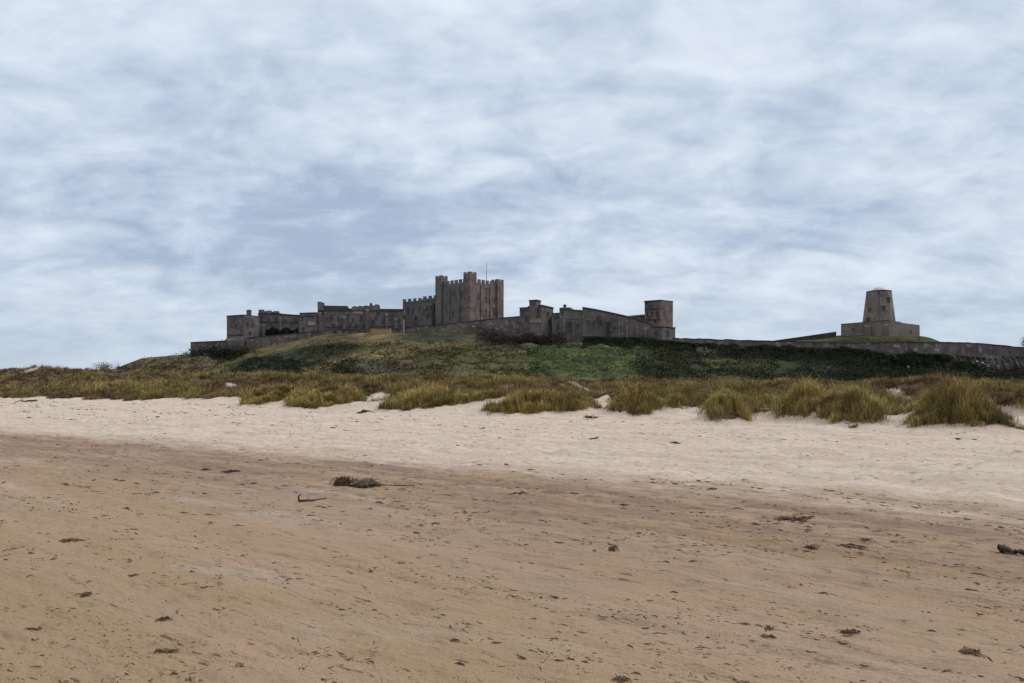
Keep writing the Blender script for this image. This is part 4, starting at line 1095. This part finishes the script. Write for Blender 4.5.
def lumpy(c, rx, ry, h, g, seed, nu=22, nv=9):
    bm = bmesh.new(); rows = []
    for j in range(nv):
        ph = j / (nv - 1) * math.pi / 2; row = []
        for k in range(nu):
            a = 2 * math.pi * k / nu; rr = math.cos(ph) * (1 + .5 * float(vnoise(np.array(math.cos(a) * 1.7 + 5), np.array(math.sin(a) * 1.7 + j * .5), seed)))
            row.append(bm.verts.new((c.x + math.cos(a) * rx * rr, c.y + math.sin(a) * ry * rr, c.z - .03 + h * math.sin(ph) * (1 + .7 * float(vnoise(np.array(math.cos(a) * 2.3), np.array(math.sin(a) * 2.3 + ph), seed + 3))))))
        rows.append(row)
    for a, b in zip(rows, rows[1:]):
        for k in range(nu): bm.faces.new((a[k], a[(k + 1) % nu], b[(k + 1) % nu], b[k]))
    bm.faces.new(rows[0][::-1]); bm.faces.new(rows[-1])
    m = MB(); m.bm.free(); m.bm = bm; return m


g = np.random.default_rng(44)
c = on_sand(357, 487)
r = thing('kelp_heap', 'biggest heap of tangled kelp and sand on the wet beach, left of centre', 'seaweed heap', c)
lumpy(c + Vector((-.22, .10, 0)), .17, .13, .15, g, 3).build('mound', M['weed_brown'], r)
lumpy(c + Vector((.10, .14, 0)), .28, .16, .11, g, 9).build('mound', M['wood'], r)
weed_clump(MB(), c + Vector((-.22, .04, .06)), .38, .17, 95, g, .008, .6).build('fronds', M['weed_brown'], r)
weed_clump(MB(), c + Vector((.10, .06, .05)), .52, .14, 95, g, .008, .5).build('bleached_fronds', M['wood'], r)
weed_clump(MB(), c + Vector((.12, -.04, .0)), .52, .05, 30, g, .010, .35).build('fronds', M['weed'], r)
s_ = MB(); e = on_sand(415, 486); s_.tube([c + Vector((.2, 0, .03)), c.lerp(e, .6) + Vector((0, 0, .02)), e + Vector((0, 0, .012))], [.012, .010, .006], 6); s_.build('stalk', M['weed_brown'], r)

c = on_sand(312, 501); e = on_sand(327, 499.5); a = on_sand(298.5, 502.5)
r = thing('driftwood_stick', 'dark forked stick lying left of the kelp heap with one upturned end', 'stick', c)
m = MB(); m.tube([e + Vector((0, 0, .02)), c + Vector((0, 0, .02)), a + Vector((0, 0, .025))], [.006, .012, .017], 7); m.build('branch', M['weed'], r)
m = MB(); m.tube([a + Vector((.01, 0, .02)), a + Vector((-.005, .01, .08)), a + Vector((.03, .02, .12))], [.016, .012, .007], 7); m.build('twig', M['weed'], r)
m = MB(); m.tube([a.lerp(c, .5) + Vector((0, 0, .02)), a.lerp(c, .6) + Vector((.02, .06, .05))], [.009, .004], 6); m.build('twig', M['weed'], r)

a, e = on_sand(998, 552), on_sand(1036, 557)
r = thing('kelp_stalk', 'thick dark knobbly stalk at the right edge of the wet sand', 'seaweed stalk', a.lerp(e, .4))
m = MB(); pts = [a + (e - a) * u + Vector((0, 0, .035 + .008 * math.sin(u * 17))) for u in np.linspace(0, .36, 9)]
m.tube(pts, [.022 + .018 * (k not in (0, 8)) + .007 * math.sin(k * 2.4) for k in range(9)], 12); m.build('thick_end', M['weed'], r, smooth=True)
m = MB(); m.tube([a + (e - a) * u + Vector((0, -.01 * math.sin(u * 9), .026 + .006 * math.sin(u * 13))) for u in np.linspace(.34, 1.0, 9)], [.012, .018, .022, .027, .026, .024, .026, .022, .014], 10); m.build('thin_end', M['weed'], r, smooth=True)
weed_clump(MB(), a + (e - a) * .3 + Vector((0, -.03, 0)), .22, .04, 8, g, .007, .5).build('fronds', M['weed'], r)

SC = [(231, 471.5, .30, .045, 18, 'spiky dark seaweed patch right of a smaller flat strip on the far wet sand'),
      (205, 470, .24, .03, 10, 'smaller flat seaweed strip at far left of the upper wet sand'),
      (612.5, 551, .11, .06, 20, 'compact round seaweed knot alone right of centre on the wet sand'),
      (594, 551.5, .05, .02, 5, 'tiny seaweed scrap just left of the round knot'),
      (69, 541, .26, .03, 16, 'wide ragged seaweed streak on the left wet sand, farthest of the left scraps'),
      (85, 595.5, .12, .03, 10, 'small dark upright seaweed tuft on the left wet sand'),
      (133, 576, .10, .012, 6, 'short thin dark weed dash right of and above the left tuft'),
      (163, 620, .13, .025, 9, 'dark pointed seaweed scrap near the lower left'),
      (33, 630, .12, .02, 6, 'thin dark weed strands near the lower left edge'),
      (165, 652, .14, .02, 9, 'ragged seaweed scrap near the bottom left, in a faint line of weed'),
      (811, 549, .16, .045, 12, 'small brown weed bundle at the left end of a long thin strand'),
      (850, 547.5, .42, .02, 9, 'long thin brown seaweed strand on the right wet sand'),
      (797, 519.5, .48, .03, 14, 'flat branching seaweed strand on the upper right wet sand'),
      (851, 632.5, .16, .025, 9, 'dark seaweed scrap in the lower middle right'),
      (970, 653, .14, .03, 10, 'spiky seaweed scrap near the bottom right'),
      (769, 629, .09, .03, 8, 'small dark weed lump, upper of two close together, lower right of centre'),
      (768, 638, .09, .02, 7, 'small dark weed lump, lower of two close together, lower right of centre'),
      (620, 680, .12, .03, 10, 'seaweed knot cut by the bottom edge right of centre'),
      (590, 419.5, .9, .12, 16, 'low dark weed pile on dry sand below the lone rounded marram clump'),
      (594, 440, .45, .07, 12, 'dark weed lump at the end of a thin strandline on the dry sand'),
      (675, 443.3, .35, .06, 9, 'small single dark weed lump on the dry sand right of centre'),
      (363, 413, 1.1, .16, 14, 'small dark weed bank on the sandy scar left of the keep'),
      (853, 427.3, .5, .10, 10, 'dark weed bundle at the foot of the wide marram clump'),
      (1012, 422.5, .8, .10, 12, 'dark driftwood like weed on sand under the rightmost marram clump'),
      (28, 402, 2.0, .25, 12, 'dark weed streak at the dune foot on the far left'),
      (520, 493.6, .35, .02, 8, 'faint brown weed streak in the middle of the upper wet sand')]
for px, py, L, hgt, n, lab in SC:
    c = on_sand(px, py); m = weed_clump(MB(), c, L, hgt, int(n * 1.7), g, .0025 + .013 * L, .7)
    tag(m.build('seaweed_scrap', M['weed'] if py < 472 else M['weed_brown'], loc=c), lab, 'seaweed', 'seaweed scraps on the sand')


def litter(P, L, ang, mat, name, g, kmax=.35):
    """many small flat curled bits of weed: 4-sided slivers with a raised middle"""
    n = len(P); d = np.stack([np.cos(ang), np.sin(ang), np.zeros(n)], 1); s = np.stack([-np.sin(ang), np.cos(ang), np.zeros(n)], 1)
    w_ = (L * g.uniform(.10, kmax, n))[:, None]; L = L[:, None]; h = L * g.uniform(.02, .13, n)[:, None]; up = np.array([0, 0, 1.0])
    bend = g.normal(0, .25, n)[:, None] * L
    v = np.stack([P - d * L * .5, P - s * w_ * .5 + bend * s, P + d * L * .5, P + s * w_ * .5 + bend * s, P + up * h + bend * s * .8 - d * L * .15, P + up * h * .7 + bend * s * .8 + d * L * .2], 1)
    v[:, :4, 2] -= .004
    b = np.arange(n)[:, None] * 6
    tri = np.array([[0, 1, 4], [1, 5, 4], [1, 2, 5], [2, 3, 5], [3, 4, 5], [3, 0, 4]]).ravel()
    lo = (b + tri[None, :]).ravel()
    return mesh_np(name, v.reshape(-1, 3), lo, np.full(n * 6, 3), mat)


g = np.random.default_rng(77)
nc_ = 11000
D = np.exp(g.uniform(np.log(3.6), np.log(25), nc_)); x = g.uniform(-.78, .78, nc_) * D
s, t = st_of(x, D); dn = fbm(t * .8, s * 2.2, 151, 4, .6)
ok = (s < -18.6) & (g.random(nc_) < sstep(-.30, .40, dn) * .85 + .15); x, D = x[ok], D[ok]
nb = 1 + (g.random(len(x)) ** 2.2 * 9).astype(int); k = np.repeat(np.arange(len(x)), nb)
al = g.normal(0, .055, len(k)) * np.clip(D[k] / 7, .7, 2.2); ac = g.normal(0, .016, len(k)) * np.clip(D[k] / 7, .7, 2)
sk = g.normal(0, .35, len(x))[k]; ca, sa = np.cos(SANG + sk), np.sin(SANG + sk)
lx = x[k] + al * ca - ac * sa; ly = D[k] + al * sa + ac * ca
sz_ = np.exp(g.normal(np.log(.034), .55, len(k))).clip(.010, .11) * np.clip(D[k] / 8, .75, 1.5) * np.exp(g.normal(0, .25, len(x)).clip(-.6, .35))[k]
P = np.stack([lx, ly, ground_z(lx, ly)], 1)
tag(litter(P, sz_, SANG + sk + g.normal(0, .30, len(k)), M['weed_brown'], 'seaweed_litter', g, .24), kind='stuff')
# strandlines of weed on the dry sand
xs_, ysn = [], []
for s_c, t0_, t1_, cnt, sp in ((-8.5, -95, 8, 1500, .22), (-6.6, -95, 8, 700, .25), (-13.3, -60, 12, 600, .3), (-15.5, -40, 12, 500, .4), (-4.0, -90, 2, 500, .4), (-10, -80, 12, 700, 3.5), (-1.6, -95, 8, 900, .5)):
    tt2 = g.uniform(t0_, t1_, cnt); keep = vnoise(tt2 * .35, tt2 * 0 + s_c, 161) > -.08; tt2 = tt2[keep]
    ss = s_c + g.normal(0, sp, len(tt2)) + 1.2 * fbm(tt2 * .08, tt2 * 0 + s_c, 163, 2)
    xs_.append(PX0 + tt2 * DX + ss * NX); ysn.append(PY0 + tt2 * DY + ss * NY)
x = np.concatenate(xs_); D = np.concatenate(ysn); ok = D > 8; x, D = x[ok], D[ok]; n = len(x)
P = np.stack([x, D, ground_z(x, D)], 1)
tag(litter(P, np.exp(g.normal(np.log(.095), .55, n)).clip(.03, .4) * np.clip(D / 28, .5, 1.5), SANG + g.normal(0, .4, n), M['weed'], 'strandline_weed', g, .45), kind='stuff')

# pale stones on the crag
for px, py, w_, lab in ((940.5, 363, .8, 'pale stone on the dark crag, alone left of the others at the right'), (976, 361.5, .7, 'pale stone on the crag, upper left of the group of four'), (982, 363, .7, 'pale stone on the crag, upper right of the group of four'),
                        (976, 368, .7, 'pale stone on the crag, lower left of the group of four'), (986.5, 368.3, .6, 'pale stone on the crag, lower right of the group of four'), (991.7, 372, .5, 'pale stone low on the crag, rightmost of all'), (907.5, 367.3, .9, 'broad pale stone on the crag, leftmost of all')):
    D = 316.0; k = np.argmin((CPX.ravel() - px) ** 2 + ((HZ - (ZC.ravel() - EYE) * F / DD.ravel()) - py) ** 2)
    c = Vector((XC.ravel()[k], DD.ravel()[k] - .2, ZC.ravel()[k]))
    bm = MB(); bmesh.ops.create_icosphere(bm.bm, subdivisions=2, radius=w_ * .62)
    for v_ in bm.bm.verts: v_.co *= 1 + .35 * (rng.random() - .5); v_.co.z *= .85
    bmesh.ops.translate(bm.bm, verts=bm.bm.verts, vec=c)
    tag(bm.build('pale_stone', M['palerock'], loc=c), lab, 'stone', 'pale stones on the crag')
